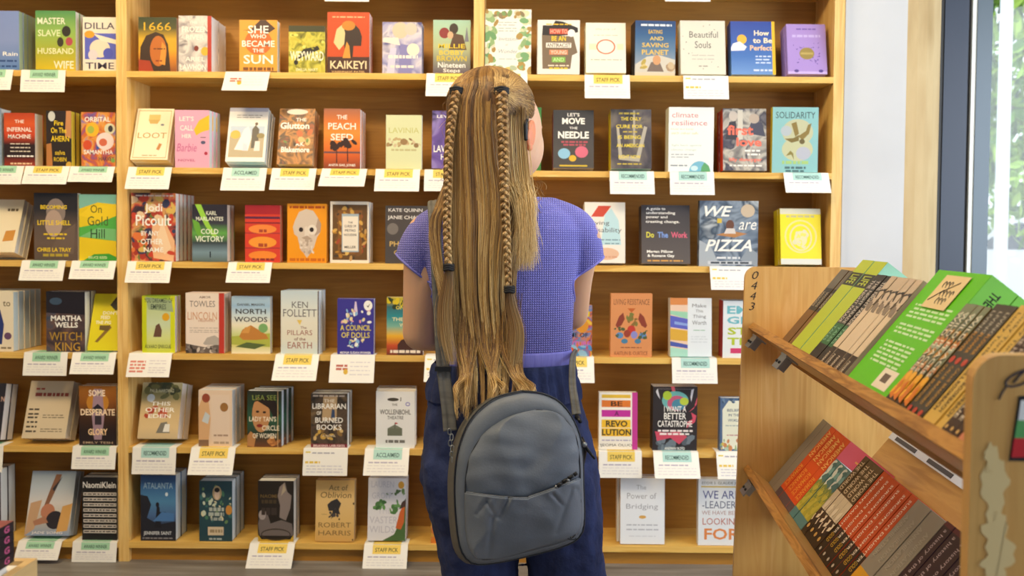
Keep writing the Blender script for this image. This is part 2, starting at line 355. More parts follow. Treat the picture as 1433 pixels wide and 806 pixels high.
B('l2c', 2, 65, 100, 155, 228, 3, 'dark paperback with yellow words and a white seal', '#2d2320', [('p', [(.75, .55), (1, .5), (1, 1), (.8, 1)], '#c98b5a'), ('p', [(0, 0), (.25, 0), (.2, .42), (0, .4)], '#b8793f'), T('Fire', .5, .78, .36, .09, Y), T('On The', .5, .65, .62, .1, Y), T('AHERN', .55, .5, .72, .1, Y), T('salva', .55, .25, .4, .08, '#e6c325'), T('ROBIN', .55, .13, .5, .08, '#e6c325'), ('e', .22, .9, .14, .09, '#cfd0c8'), ('e', .9, .03, .12, .06, '#c9a13a')], T=.03, spine='#e0c41c', page='#e7cd26')
B('l2d', 2, 114, 161.5, 157, 228, 1, 'multicoloured book of glowing planets and white lettering', ('n', ['#3458a8', '#c85a3a', '#e8a040', '#7a6fb8'], 22), [('e', .32, .68, .2, .13, '#f0b72c'), ('e', .28, .68, .1, .07, '#a9b84c'), ('e', .84, .7, .16, .1, '#dcd7b8'), ('e', .86, .7, .07, .06, '#3b3a3c'), ('e', .7, .47, .26, .16, '#efd9d4'), ('e', .64, .45, .12, .07, '#d66a4a'), ('e', .18, .4, .13, .09, '#d5502a'), T('ORBITAL', .48, .87, .76, .09), T('SAMANTHA', .5, .27, .86, .08), T('HARVEY', .74, .15, .45, .08, '#2c2a4a'), ('e', .93, .12, .06, .04, '#7fae55')])
B('l3a', 3, -33, 20, 279, 351, 3, 'cream book lying back in a leaning stack at the left edge', '#eee0c0', [('l', .6, .9, .8, .05, '#6a5a3c'), ('p', [(.62, .2), (.9, .22), (.92, .42), (.66, .4)], '#cf8f3c')], tilt=20, T=.026, page='#f2ece0')
B('l3b', 3, 48, 109, 270, 360, 1, 'grey brown book with a portrait and yellow block lettering', ('g', ['#5d4c42', '#6a574b', '#5f5048', '#28262b', '#232228']), [('e', .5, .72, .22, .2, '#8a7b74'), ('e', .45, .55, .2, .2, '#b39b8c'), ('p', [(.3, .1), (.9, .1), (.95, .55), (.6, .4)], '#6f5c50'), T('BECOMING', .45, .79, .6, .06, Y, .02), T('LITTLE SHELL', .46, .56, .76, .07, Y, .02), T('CHRIS LA TRAY', .46, .16, .78, .06, Y, .02), ('l', .22, .75, .39, .025, '#e4c424'), ('l', .3, .7, .33, .025, '#e4c424'), ('l', .2, .8, .08, .04, '#b9a032')], hard=False)
B('l3c', 3, 111, 163, 272, 360, 1, 'green and yellow landscape book with thin black title', '#e8c81e', [('p', [(0, .78), (.5, .88), (1, .85), (1, 1), (0, 1)], '#7db8a8'), ('p', [(0, .68), (.3, .82), (1, .86), (1, .66), (.6, .6)], '#f0cf24'), ('p', [(0, .5), (.5, .56), (1, .68), (1, .5), (1, .3), (.5, .33), (0, .36)], '#55b04a'), ('p', [(0, .36), (.5, .5), (1, .48), (1, .3), (.5, .34)], '#79bf7a'), ('p', [(.1, 0), (.4, .1), (.8, .11), (1, .06), (1, 0)], '#3f9a33'), T('On', .46, .78, .3, .12, '#2a3a24', .0), T('Gold', .5, .6, .55, .14, '#4a5a2c', .0), T('Hill', .5, .41, .38, .14, '#2a3a24', .0), T('BRUCE REED', .5, .05, .5, .04, '#d8e0b0')], hard=False)
B('l4a', 4, -46, 19, 408, 494, 5, 'thick cream book with dark blue shapes, left edge', '#ecdfc4', [T('to', .86, .8, .16, .09, '#7a6a48'), ('p', [(.5, .15), (.75, .12), (.8, .45), (.72, .7), (.5, .7)], '#2c3a78'), ('e', .88, .26, .08, .06, '#6a4a6a'), ('l', .4, .95, .06, .03, '#8a7a5a')], page='#c9d8da', T=.034)
B('l4b', 4, 65, 119, 408, 488, 2, 'dark grey fantasy book with white author and gold title', ('n', ['#2a2328', '#4a3a3c', '#6a5048', '#38465a'], 14), [('p', [(0, .65), (1, .62), (1, 1), (0, 1)], '#1f1a22'), ('e', .25, .84, .16, .06, '#3c5066'), T('MARTHA', .52, .56, .8, .09, Wh, .03), T('WELLS', .52, .45, .6, .09, Wh, .03), T('WITCH', .5, .26, .84, .14, '#b9912c', .0), T('KING', .55, .09, .64, .14, '#c79a30', .0)], T=.04)
B('l4c', 4, 122, 165, 411, 489, 1, 'bright yellow book leaning back with a dark figure', '#e0d20c', [('p', [(.55, .8), (.8, 1), (.95, .97), (.95, .75), (.75, .7)], '#3a3324'), T('DON\'T', .6, .66, .5, .06, Wh), T('FEED', .45, .58, .3, .06, Wh), T('THE PIG', .4, .49, .5, .06, Wh), ('p', [(.2, .15), (.3, .14), (.7, .4), (.62, .45)], '#8a6a28'), ('p', [(.3, .36), (.6, .34), (.65, .44), (.3, .44)], '#6a5524')], tilt=17, hard=False)
B('l5a', 5, -48, 0, 536, 618, 2, 'black leaning book with thick white pages, left edge', '#26222a', [T('N', .95, .72, .1, .09, '#d8ae9c')], tilt=12, T=.038, page='#e4e8f2')
B('l5b', 5, 30, 91, 533, 613, 2, 'cream book leaning back with small red title and dark print', '#d6c3a2', [('l', .15, .35, .86, .03, '#b0402c'), ('l', .15, .95, .76, .06, '#9a4030')] + LL(.06, .3, [.5, .42, .36, .28, .2, .12], '#4a4034', .03) + LL(.4, .9, [.4, .36, .16, .12], '#7a6c58', .015), tilt=19, T=.036, page='#d8cdbb')
B('l5c', 5, 111, 163, 540, 621, 2, 'black and orange space book with glowing white title words', ('g', ['#2a1e22', '#2a1d1c', '#4a2c18', '#96581e', '#a8681f']), [('e', .5, .72, .3, .18, '#c8862c'), ('p', [(.4, .1), (.6, .1), (.68, .5), (.62, .95), (.4, .95), (.34, .5)], '#a98a98'), ('p', [(.35, .62), (.5, .7), (.65, .62), (.62, .55), (.4, .55)], '#2a2430'), ('r', .42, .35, .6, .5, '#3a3038'), T('SOME', .48, .88, .44, .11, '#ffe9d0', .03), T('DESPERATE', .5, .56, .92, .11, '#ffe4c0', .03), T('GLORY', .5, .23, .52, .11, '#ffd9a8', .03), T('EMILY TESH', .5, .05, .8, .035, '#c8a88a')], T=.03)
B('l6a', 6, -46, 1, 657, 730, 2, 'black and red book with pale pages behind the table stack', '#2e1a20', [('l', .5, .95, .2, .1, '#8a2c38')], T=.045, page='#dfe4ea')
B('l6b', 6, 34, 96, 659, 745, 2, 'pale blue book with a woman stretching in the sun', ('g', ['#8a9cb8', '#c8bca8', '#d8d4d2', '#b8c4d0', '#98a8b8']), [('p', [(0, .0), (.2, .1), (.3, .55), (.05, .5)], '#c8a07a'), ('p', [(.3, .3), (.45, .7), (.55, .95), (.68, .95), (.6, .75), (.45, .45)], '#8a5f44'), ('p', [(.5, .72), (.7, .92), (.66, .85), (.55, .68)], '#2c2a30'), ('e', .46, .37, .16, .12, '#c07f60'), ('e', .64, .24, .2, .14, '#2c2429'), ('p', [(.7, .05), (.95, .08), (1, .5), (.78, .45)], '#d8a45c'), ('p', [(.2, .15), (.5, .2), (.4, .3), (.15, .22)], '#b07a5c'), T('JADE SONG', .5, .04, .7, .05, '#f0e8e0')], tilt=15, hard=False, T=.028, page='#a8b0b4')
B('l6c', 6, 115, 164, 668, 749, 2, 'black and white striped book repeating one name in rows', '#1d1b1c', [T('NaomiKlein', .5, .88, .94, .1, '#f2efe8', .01)] + [x for i in range(8) for x in (('r', .04, .71 - i * .085, .98, .76 - i * .085, '#d6ccc0'), ('l', .06, .96, .735 - i * .085, .018, '#2a2626'))], T=.035)
# -- middle bookcase
B('c1a', 1, 194, 247, 24, 100, 1, 'yellow novel with the face of a dark-haired woman', ('g', ['#8a4a20', '#c87a1e', '#e2a41e', '#d3a620', '#4a4a20', '#2f3a1c']), [('p', [(.02, .0), (.05, .45), (.2, .66), (.45, .73), (.66, .68), (.78, .5), (.82, .2), (.84, 0)], '#3a2416'), ('e', .52, .38, .22, .28, '#c06a26'), ('p', [(.55, .15), (.7, .12), (.73, .45), (.62, .55)], '#dd9436'), ('p', [(0, 0), (.4, 0), (.3, .2), (0, .22)], '#a83a1c'), ('l', .4, .7, .42, .02, '#4a2614'), ('l', .45, .62, .2, .025, '#8a3018'), T('1666', .5, .83, .72, .15, '#e0b21e', .0)])
B('c1b', 1, 250, 296, 22, 100, 2, 'wintry grey novel with red spine and fat white pages', ('n', ['#8a8088', '#c8c0bc', '#e4dcd4', '#756c74'], 18), [T('THE', .45, .88, .25, .04, '#f4eee4'), T('FROZEN', .5, .76, .8, .1, '#f6f0e6'), T('RIVER', .5, .62, .55, .09, '#f3ede2'), ('e', .54, .42, .07, .05, '#7a2c20'), ('e', .8, .37, .12, .08, '#d9b23a'), T('ARIEL', .5, .23, .6, .08, '#f4eee4'), T('LAWHON', .44, .09, .78, .1, '#f8f3ea'), ('r', .88, 0, 1, 1, '#b83226')], T=.075, page='#efe6e4', spine='#b83226')
B('c1c', 1, 335, 388, 28, 100, 1, 'orange and gold novel with white capital title and red sun', '#eda23a', [('e', .5, .58, .36, .24, '#dc6a2c'), ('p', [(.1, .8), (.3, .82), (.55, 1), (.7, 1), (.95, .84), (.7, .72), (.6, .8)], '#4a3028'), T('SHE', .5, .82, .54, .15), T('WHO', .5, .69, .42, .08), T('BECAME', .5, .55, .86, .12), T('THE', .5, .42, .3, .07), T('SUN', .5, .25, .78, .17), ('l', .1, .9, .07, .06, '#7a4a28'), ('r', 0, 0, 1, .03, '#5a3820')], T=.04, page='#e8e6dc')
B('c1d', 1, 404, 455, 36, 101, 1, 'yellow green meadow novel with a crow and white title', ('n', ['#5a5a22', '#a8a234', '#d3c94e', '#c0b23c'], 30), [('r', 0, .87, 1, 1, '#3a3c24'), ('p', [(.15, .25), (.4, .5), (.8, .58), (.85, .5), (.5, .38)], '#2a2620'), T('WEYWARD', .5, .36, .92, .2, '#f8f4d8'), ('e', .2, .22, .06, .05, '#2a2620'), T('EMILIA HART', .5, .07, .6, .06, '#e8e2b8'), ('s', .05, .5, .95, .85, 16, .05, ['#c8b83a', '#8a8a30', '#e2d86a'], 3)])
B('c1e', 1, 458, 517, 17, 102, 2, 'orange red novel with a crowned woman in profile', '#c94a1c', [('r', 0, 0, 1, .27, '#4a2a22'), ('p', [(.45, .27), (.6, .27), (.62, .45), (.8, .45), (.82, .6), (.76, .72), (.6, .84), (.42, .8), (.36, .6)], '#33221e'), ('p', [(.15, .5), (.22, .72), (.36, .8), (.42, .66), (.4, .48), (.28, .38)], '#e2c890'), ('p', [(.36, .25), (.55, .25), (.52, .45), (.46, .52)], '#d8963a'), ('e', .5, .78, .16, .08, '#c8822c'), T('KAIKEYI', .5, .14, .86, .13, '#f2dcb0'), T('VAISHNAVI PATEL', .5, .025, .8, .035, '#e2b878'), ('l', .12, .88, .92, .02, '#f0b888')], T=.033, page='#eeeae0')
B('c1f', 1, 535, 590, 31, 102, 2, 'pale violet novel with a figure in robes and white seal', ('n', ['#6a6aa8', '#a8a4c8', '#d8d0d8', '#55548c'], 16), [('e', .45, .84, .2, .16, '#d6c4a8'), ('e', .72, .87, .16, .12, '#cfc4b4'), ('p', [(.0, .62), (.45, .55), (.4, .7), (.05, .7)], '#efe6d4'), ('p', [(.1, 0), (.3, .0), (.36, .5), (.2, .5)], '#cfcbe2'), ('p', [(.4, 0), (.75, 0), (.72, .55), (.45, .58)], '#8682b8'), ('e', .78, .47, .16, .12, '#f0e6cc'), ('l', .15, .9, .33, .06, '#f4ecdc'), ('l', .2, .8, .14, .05, '#e6ded4')], T=.028, page='#c8cbd2')
B('c1g', 1, 606, 658, 28, 101, 1, 'pale green novel of an embracing couple', ('g', ['#5c4a5c', '#8a8a78', '#b3b98a', '#a9c4a0', '#a5c8b0']), [('e', .3, .76, .14, .1, '#8a2f30'), ('e', .55, .84, .12, .1, '#3a2c24'), ('p', [(.42, .45), (.9, .45), (.8, .72), (.55, .76)], '#5a4030'), ('e', .46, .72, .08, .07, '#d0a884'), ('p', [(.84, .6), (.9, .88), (.96, .6)], '#7a7a88'), T('MILLIE', .5, .52, .72, .08, '#e6c82c'), T('BOBBY', .5, .4, .68, .09, '#e6c82c'), T('BROWN', .5, .29, .8, .1, '#d8bc2c'), T('Nineteen', .5, .17, .74, .1), T('Steps', .5, .06, .46, .09)])
B('c2a', 2, 182, 234, 152, 226, 3, 'cream book leaning back with an ornate border', '#f2e6c6', [('r', .06, .03, .94, .045, '#c2a468'), ('r', .06, .95, .94, .965, '#c2a468'), ('r', .05, .03, .065, .96, '#c2a468'), ('r', .935, .03, .95, .96, '#c2a468'), ('r', .35, .76, .66, .88, '#d8bc6c'), ('p', [(.4, .7), (.6, .7), (.66, .78), (.34, .78)], '#caa85a'), T('LOOT', .5, .47, .78, .11, '#b48f3c', .0), ('p', [(.66, .2), (.74, .18), (.8, .3), (.72, .32)], '#c07f3a'), ('e', .74, .68, .05, .02, '#6a7a8a'), ('l', .3, .7, .08, .02, '#bfa878')], tilt=19, T=.027, page='#e8cf9a')
B('c2b', 2, 245, 293, 154, 236, 3, 'pink paperback with white words and a yellow swoop of hair', '#ecadc6', [('p', [(.55, .66), (.7, .82), (1, .92), (1, .66), (.78, .62), (.62, .56)], '#eec12f'), ('e', .82, .44, .07, .03, '#5a5a78'), ('r', .74, .52, .9, .535, '#8a6a6a'), T('LET\'S', .34, .85, .42, .08), T('CALL', .34, .69, .38, .09), T('HER', .34, .55, .28, .07), T('Barbie', .34, .35, .58, .14, '#d06a98', .0, .25), T('NOVEL', .34, .13, .5, .04, '#c0507a'), ('e', .9, .25, .05, .03, '#b83048')], hard=False, T=.03, page='#c6cfd4', steps=.003)
B('c2c', 2, 315, 370, 151, 228, 3, 'white book with a bride and groom on lawn', '#f0ebe4', [('r', 0, .93, 1, 1, '#b8b8c8'), ('r', .06, .08, .94, .62, '#b3a284'), ('r', .06, .48, .94, .66, '#b8c8dc'), ('e', .2, .5, .13, .08, '#d8b03c'), ('p', [(.2, .22), (.55, .2), (.62, .45), (.52, .66), (.42, .6)], '#f6f1ec'), ('p', [(.62, .25), (.8, .25), (.8, .6), (.7, .68), (.62, .6)], '#4a4440'), ('e', .72, .7, .04, .03, '#5a4438'), ('p', [(.7, .2), (.85, .2), (.84, .38), (.72, .38)], '#e8dcd8'), ('p', [(.4, .2), (.55, .2), (.52, .32), (.42, .34)], '#ddd4e0'), ('e', .85, .48, .1, .05, '#8a7a48')] + LL(.2, .85, [.86, .82], '#9a9490', .015), tilt=16, T=.027, page='#cfdce4')
B('c2d', 2, 387, 437, 152, 226, 2, 'brown food painting book leaning back with bold white words', ('n', ['#3a2e28', '#8a6038', '#c8884a', '#4a4038', '#a85c38'], 20), [T('THE', .62, .8, .3, .06), T('Glutton', .45, .69, .82, .12, Wh, .03), T('A.K.', .62, .36, .25, .07, Wh, .03), T('Blakemore', .5, .26, .8, .1, Wh, .03), ('e', .5, .94, .3, .05, '#e6d8c8'), ('s', .1, .4, .9, .6, 8, .08, ['#c86a3a', '#e2b878', '#6a8a4a'], 5)], tilt=13, T=.034, page='#d6c29a')
B('c2e', 2, 453, 504, 152, 237, 3, 'orange sunset book with white title above two palm trees', ('g', ['#7a3a24', '#c85a26', '#e0782c', '#ea9038', '#d87838', '#a86a50']), [('r', 0, .26, 1, .29, '#6a4a50'), T('THE', .5, .86, .28, .07), T('PEACH', .5, .71, .76, .11), T('SEED', .5, .53, .62, .11), ('p', [(.34, .1), (.37, .1), (.36, .4), (.34, .4)], '#3a2020'), ('p', [(.64, .12), (.67, .12), (.66, .42), (.64, .42)], '#3a2020'), ('s', .2, .36, .5, .42, 8, .08, ['#3a2420'], 2), ('s', .5, .38, .86, .46, 9, .08, ['#3a2420'], 4), T('ANITA GAIL JONES', .5, .06, .74, .05)], T=.035, page='#f0ece4')
B('c2f', 2, 540, 590, 161, 237, 1, 'pale sage green paperback with a gold leaf garland', '#d9dcae', [T('LAVINIA', .5, .72, .84, .1, '#c2c070', .0), ('s', .04, .44, .96, .56, 26, .06, ['#a88a5c', '#c2a878', '#8f7048', '#d0bd96'], 8), ('l', .15, .85, .36, .035, '#c0b884'), ('e', .5, .51, .1, .06, '#9a7a50')], hard=False, T=.02, page='#e8e6da')
B('c2g', 2, 604, 655, 155, 229, 2, 'purple novel half hidden by the left braid', ('n', ['#3a2a68', '#6a50a0', '#8a78b8', '#2c2050'], 10), [T('LEV', .28, .9, .3, .05), T('LAVENDER', .5, .34, .9, .12), T('HOUSE', .55, .2, .6, .1), ('s', .3, .5, .9, .85, 14, .07, ['#b09ad0', '#8a70b8', '#d0c0e0'], 6)], tilt=5, T=.03, page='#e0c080')
B('c3a', 3, 184, 246, 270, 366, 5, 'dark floral hardcover with large white author name', ('n', ['#262232', '#4a3038', '#c8503a', '#d8a060', '#2c2a3c'], 16), [('s', .02, .05, .98, .92, 60, .09, ['#c8442e', '#e0783c', '#d9b45a', '#e8c8a0', '#6a7a3a', '#a83828', '#3a3c58'], 11), ('p', [(.5, .05), (.95, .0), (.98, .3), (.7, .65), (.48, .6), (.45, .3)], '#eeb98a'), ('p', [(.55, .3), (.75, .1), (.9, .2), (.7, .6)], '#f4d2aa'), T('Jodi', .5, .77, .4, .15), T('Picoult', .5, .6, .8, .16), T('BY ANY', .42, .41, .4, .07), T('OTHER', .46, .29, .5, .08), T('NAME', .5, .17, .44, .07), ('l', .1, .95, .96, .02, '#d8c8c0')], T=.035, page='#e6eaea', jit=.0005)
B('c3b', 3, 269, 318, 286, 366, 2, 'dark novel with green northern lights over a lake', ('g', ['#586a68', '#7a94a0', '#3a4448', '#62a34a', '#3a3a44', '#2b2834', '#2a2632']), [('p', [(.08, 1), (.25, 1), (.5, .65), (.72, .45), (.6, .42), (.35, .65)], '#9ad046'), ('p', [(0, .75), (.2, .68), (.3, .45), (.2, .4), (.05, .6)], '#6aa83a'), T('KARL', .55, .85, .3, .07, '#e8ecd8'), T('MARLANTES', .5, .75, .78, .07, '#e8ecd8'), T('COLD', .5, .53, .5, .09, '#f2f4e4'), T('VICTORY', .5, .4, .82, .1, '#f2f4e4'), ('r', .5, .08, .53, .18, '#1d2226')], T=.04, page='#dccfbf')
B('c3c', 3, 343, 392, 287, 366, 1, 'red book of stacked orange sunsets without large lettering', '#d8402c', [('r', 0, .84, 1, 1, '#a8222c'), ('r', .0, .76, 1, .8, '#5a2444'), ('r', 0, .5, 1, .52, '#a83038'), ('r', 0, .24, 1, .26, '#a83038'), ('e', .5, .58, .4, .08, '#f08a3c'), ('e', .5, .35, .4, .1, '#f29a34'), ('e', .5, .12, .4, .08, '#ee8a30'), ('r', .0, .68, 1, .7, '#7a2030'), ('l', .4, .65, .55, .05, '#a8402c'), ('l', .38, .64, .3, .06, '#b04a28'), ('l', .2, .85, .05, .04, '#8a2a2a')], T=.035, page='#d8a080')
B('c3d', 3, 402, 457, 285, 367, 1, 'orange book with the white stone head of a bearded man', '#f09a12', [('p', [(.2, .72), (.14, .6), (.18, .48), (.26, .44), (.32, .26), (.5, .08), (.68, .26), (.76, .44), (.84, .52), (.86, .66), (.78, .76), (.66, .88), (.48, .91), (.3, .86)], '#d6c4b2'), ('p', [(.7, .45), (.84, .52), (.86, .66), (.78, .76), (.72, .6)], '#b39a88'), ('e', .35, .56, .055, .04, '#2a1c18'), ('e', .63, .56, .12, .085, '#e6dacb'), ('e', .62, .56, .055, .04, '#2a1c18'), ('p', [(.44, .6), (.5, .62), (.56, .46), (.44, .45)], '#e2d4c4'), ('p', [(.36, .42), (.5, .46), (.64, .4), (.5, .38)], '#b39c88'), ('s', .34, .16, .64, .4, 22, .045, ['#cdb8a6', '#b59f8c', '#e4d6c8'], 9), ('l', .06, .95, .94, .04, '#b04a10'), ('l', .06, .95, .05, .05, '#c86a10')], T=.03, page='#e0a850')
B('c3e', 3, 462, 516, 282, 367, 2, 'cream hardcover framed like an ornate gilded picture', '#f2e6d2', [('r', .06, .05, .96, .95, '#6a4a24'), ('s', .08, .07, .94, .93, 70, .06, ['#b8802c', '#7a5228', '#d8a850', '#4a3a2c', '#a84a2c', '#c89a58'], 13), ('r', .2, .14, .82, .86, '#8a5a28'), ('s', .2, .14, .82, .86, 30, .05, ['#c8963a', '#6a4424', '#e0b860'], 14), ('r', .3, .18, .74, .8, '#a8b8c0'), ('r', .32, .2, .72, .76, '#efe4d2'), T('THE', .52, .66, .12, .03, '#5a4a3a'), T('CURSE OF', .52, .6, .3, .04, '#4a3a2c'), T('PIETRO', .52, .53, .28, .04, '#4a3a2c'), T('HOUDINI', .52, .46, .32, .04, '#4a3a2c'), T('MILLER', .52, .26, .3, .04, '#4a3a2c')], T=.045, page='#e4eaee')
B('c3f', 3, 539, 600, 288, 367, 1, 'charcoal book with white author names behind the person\'s shoulder', '#4d4643', [T('KATE QUINN', .46, .92, .78, .07, '#ece6de'), T('JANIE CHANG', .48, .79, .86, .08, '#ece6de'), ('e', .17, .6, .13, .1, '#7a726c'), T('PHOENIX', .5, .34, .8, .09, '#d8b468'), T('CROWN', .5, .19, .6, .08, '#d8b468')])
B('c4a', 4, 199, 245, 414, 493, 2, 'lime green book with a small brown animal and orange sun', ('g', ['#c8cf30', '#d8de8a', '#ccd9b0', '#c2cf98', '#a8c41c']), [('r', 0, 0, .14, 1, '#cbd21a'), ('r', .86, 0, 1, 1, '#d6da1c'), ('p', [(.1, .98), (.9, .92), (.95, .72), (.2, .76)], '#9fb088'), T('YOU DREAMED OF', .5, .92, .86, .08, '#3a4a3a', .01), T('EMPIRES', .5, .81, .46, .09, '#3a4a3a', .01), ('e', .72, .63, .11, .07, '#e2a81e'), ('p', [(.34, .28), (.58, .28), (.6, .4), (.52, .52), (.42, .48)], '#6a4a38'), T('ÁLVARO ENRIGUE', .48, .12, .8, .08, '#55603a', .01)], T=.026, page='#dcd8dc', jit=.001)
B('c4b', 4, 260, 314, 410, 495, 2, 'cream novel with an old car photograph and red edge', '#eedccb', [T('AMOR', .5, .93, .3, .04, '#8a7060'), T('TOWLES', .43, .82, .66, .1, '#7a6a62', .0), T('LINCOLN', .43, .62, .76, .13, '#d0956a', .0), T('HIGHWAY', .55, .54, .44, .04, '#c08a68')] + LL(.1, .9, [.42, .38, .35], '#bfae9e', .012) + [('p', [(0, .16), (.5, .1), (1, .18), (1, 0), (0, 0)], '#6b5f58'), ('p', [(.45, .16), (.55, .26), (.75, .3), (.98, .2), (.98, .14), (.5, .14)], '#b8ada2'), ('s', .02, .01, .86, .12, 18, .05, ['#3a3430', '#8a7f78', '#d0c4b8'], 21), ('r', .86, 0, 1, 1, '#c23a2c')], T=.035, page='#d8c0aa', spine='#c8402e')
B('c4c', 4, 324, 378, 415, 498, 1, 'pale landscape novel with a tawny wild cat lying in grass', ('g', ['#efe8c8', '#d8d06a', '#cfd68a', '#f0e6c8', '#cfdcdc', '#9fbfd8', '#b8d0dc']), [('p', [(0, .3), (1, .36), (1, .12), (0, .16)], '#b3b84a'), ('p', [(.2, .3), (.28, .42), (.5, .5), (.7, .42), (.9, .34), (.96, .26), (.6, .24), (.3, .24)], '#c4823a'), ('p', [(.25, .36), (.35, .46), (.5, .48), (.45, .36)], '#d89a4c'), ('p', [(.1, .12), (.4, .2), (.9, .16), (.6, .08)], '#5a6a3a'), ('e', .82, .45, .12, .08, '#7fae6a'), T('DANIEL MASON', .5, .86, .7, .04, '#4a4038'), T('NORTH', .5, .74, .78, .09, '#2c2824'), T('WOODS', .5, .6, .86, .09, '#2c2824')], T=.03, page='#cdc4bd')
B('c4d', 4, 393, 446, 407, 498, 2, 'tall cream novel with red brown serif title', ('g', ['#cfdcdc', '#e4e0cc', '#e8e2cf', '#dce0d8', '#c3d2d8']), [T('KEN', .5, .78, .42, .1, '#5e5a58', .0), T('FOLLETT', .5, .65, .88, .12, '#5e5a58', .0), ('p', [(.42, .54), (.56, .54), (.5, .46)], '#e2c35c'), T('The', .6, .42, .16, .04, '#8a5a48'), T('PILLARS', .5, .34, .66, .08, '#a0614c', .0), T('of the', .5, .24, .3, .05, '#8a5a48'), T('EARTH', .5, .14, .64, .1, '#a0614c', .0), ('r', .97, 0, 1, 1, '#6a5a50')], T=.05, page='#d4dee4')
B('c4e', 4, 472, 523, 418, 497, 1, 'violet blue book with white floral emblem and yellow title', '#3c3590', [('p', [(.44, .72), (.56, .72), (.52, .95), (.48, .95)], '#d8c8e0'), ('s', .12, .56, .88, .8, 26, .05, ['#8fb8e0', '#e8d8a0', '#e09ab0', '#f0ece0'], 31), ('s', .25, .1, .75, .28, 18, .05, ['#8fb8e0', '#e8d8a0', '#f0ece0', '#7ab0c8'], 33), ('e', .84, .88, .12, .09, '#f6f4ec'), ('p', [(.8, .88), (.84, .84), (.9, .92), (.84, .87)], '#3a3a2c'), T('A COUNCIL', .5, .48, .84, .1, '#e9d74e'), T('OF DOLLS', .5, .35, .78, .1, '#e9d74e'), T('MONA SUSAN POWER', .5, .035, .84, .04)], T=.032, page='#d8dce0')
B('c4f', 4, 541, 592, 416, 496, 1, 'teal and orange sunset book beside the person\'s elbow', ('g', ['#6a3224', '#c8502a', '#e8b02c', '#7ab09a', '#2f8a90', '#3a6a70', '#c8b020']), [('s', .02, .8, .6, .98, 12, .08, ['#2a3a24', '#d8c024', '#4a4a1c'], 41), T('ONE', .4, .82, .3, .06, '#f0dc4a'), T('THE', .3, .62, .3, .06, '#f2e6b0'), T('WAY', .5, .52, .3, .06, '#f2e6b0'), ('p', [(.3, .18), (.4, .26), (.6, .3), (1, .2), (1, .0), (.3, .0)], '#4a2c24'), ('l', .1, .95, .06, .05, '#efe2d0')], hard=False)
B('c5a', 5, 192, 248, 535, 621, 2, 'sand coloured book leaning back with trees and red brown title', ('g', ['#c8b088', '#d8bc8a', '#d3b684', '#bfa87c', '#8f8a5a', '#c0b894']), [('s', .1, .75, .9, .97, 26, .1, ['#4a4a30', '#6a6a40', '#39402c'], 51), ('e', .24, .72, .1, .07, '#cfd8e0'), ('s', .15, .4, .65, .55, 14, .07, ['#a83c22', '#c0542c'], 52), T('PAUL HARDING', .5, .85, .6, .06, '#d8d4b0'), T('THIS', .5, .62, .5, .07), T('OTHER', .5, .51, .74, .08), T('EDEN', .5, .4, .56, .07), ('p', [(.45, .1), (.8, .1), (.7, .3), (.55, .28)], '#7a7468'), ('p', [(.62, .12), (.78, .12), (.78, .26), (.66, .26)], '#e8e4da')], tilt=15, T=.05, page='#e6e6e8', hard=True)
B('c5b', 5, 278, 325, 546, 625, 3, 'pale pink tall book with figure and gold seal', '#e8cdb2', [('p', [(.0, .05), (.3, .1), (.36, .5), (.3, .8), (.1, .85), (0, .7)], '#dcae7e'), ('e', .22, .86, .12, .08, '#9a4a34'), ('p', [(.1, .45), (.28, .4), (.34, .55), (.2, .62)], '#c8d0d2'), ('r', .38, .05, .92, .92, '#ead2bb'), ('e', .76, .7, .12, .08, '#a0703a'), ('l', .45, .9, .2, .03, '#b09078'), ('l', .45, .9, .07, .04, '#b8a08a'), ('r', .0, .0, .3, .12, '#8a6a50')], T=.045, page='#d5d8da')
B('c5c', 5, 346, 394, 547, 625, 3, 'dark green novel with a woman\'s face and cream title', ('g', ['#6a4028', '#2c3a2c', '#2f5a40', '#24402f', '#2a2a20']), [('e', .4, .58, .26, .32, '#c08a58'), ('p', [(.2, .8), (.4, .92), (.8, .85), (.96, .6), (.8, .5), (.62, .7), (.3, .82)], '#241a16'), ('e', .3, .63, .05, .02, '#2a1a14'), ('e', .5, .62, .05, .02, '#2a1a14'), ('e', .36, .38, .09, .03, '#8a2c22'), ('p', [(0, .02), (.2, .0), (.26, .2), (.1, .28), (0, .2)], '#b8824e'), ('s', .6, .02, .98, .14, 8, .08, ['#c8884a', '#a86a38'], 61), T('LISA SEE', .5, .88, .7, .09, '#8a9a4a', .0), T('LADY TAN\'S', .45, .5, .78, .09, '#f2e6cc'), T('CIRCLE', .68, .34, .5, .09, '#f2e6cc'), T('OF WOMEN', .5, .2, .68, .09, '#f2e6cc'), ('r', .88, .0, .9, 1, '#c8a878')], T=.035, page='#ccd6e2', steps=.008)
B('c5d', 5, 435, 486, 551, 629, 2, 'brown black novel with stacked books and white block title', ('n', ['#3a2e26', '#5a4838', '#2c2622', '#7a6244'], 14), [('p', [(.3, .5), (.7, .5), (.72, .95), (.34, .95)], '#b89a72'), ('p', [(.55, .55), (.66, .55), (.65, .7), (.58, .72)], '#3a4a6a'), ('s', .1, .15, .9, .35, 14, .07, ['#c8a04a', '#8a6a3a', '#d8b878'], 66), ('r', 0, 0, 1, .07, '#7a2430'), T('THE', .5, .87, .3, .06, '#efe4d0'), T('LIBRARIAN', .5, .77, .92, .1), T('OF', .22, .64, .12, .07), T('BURNED', .5, .51, .76, .1), T('BOOKS', .5, .38, .68, .1), T('A NOVEL', .5, .22, .36, .04, '#e0d0b0'), T('BRIANNA LABUSKES', .5, .035, .86, .045, '#f0d8d0'), ('l', .06, .95, .96, .03, '#c8b8a8')], T=.045, page='#dfe6ee')
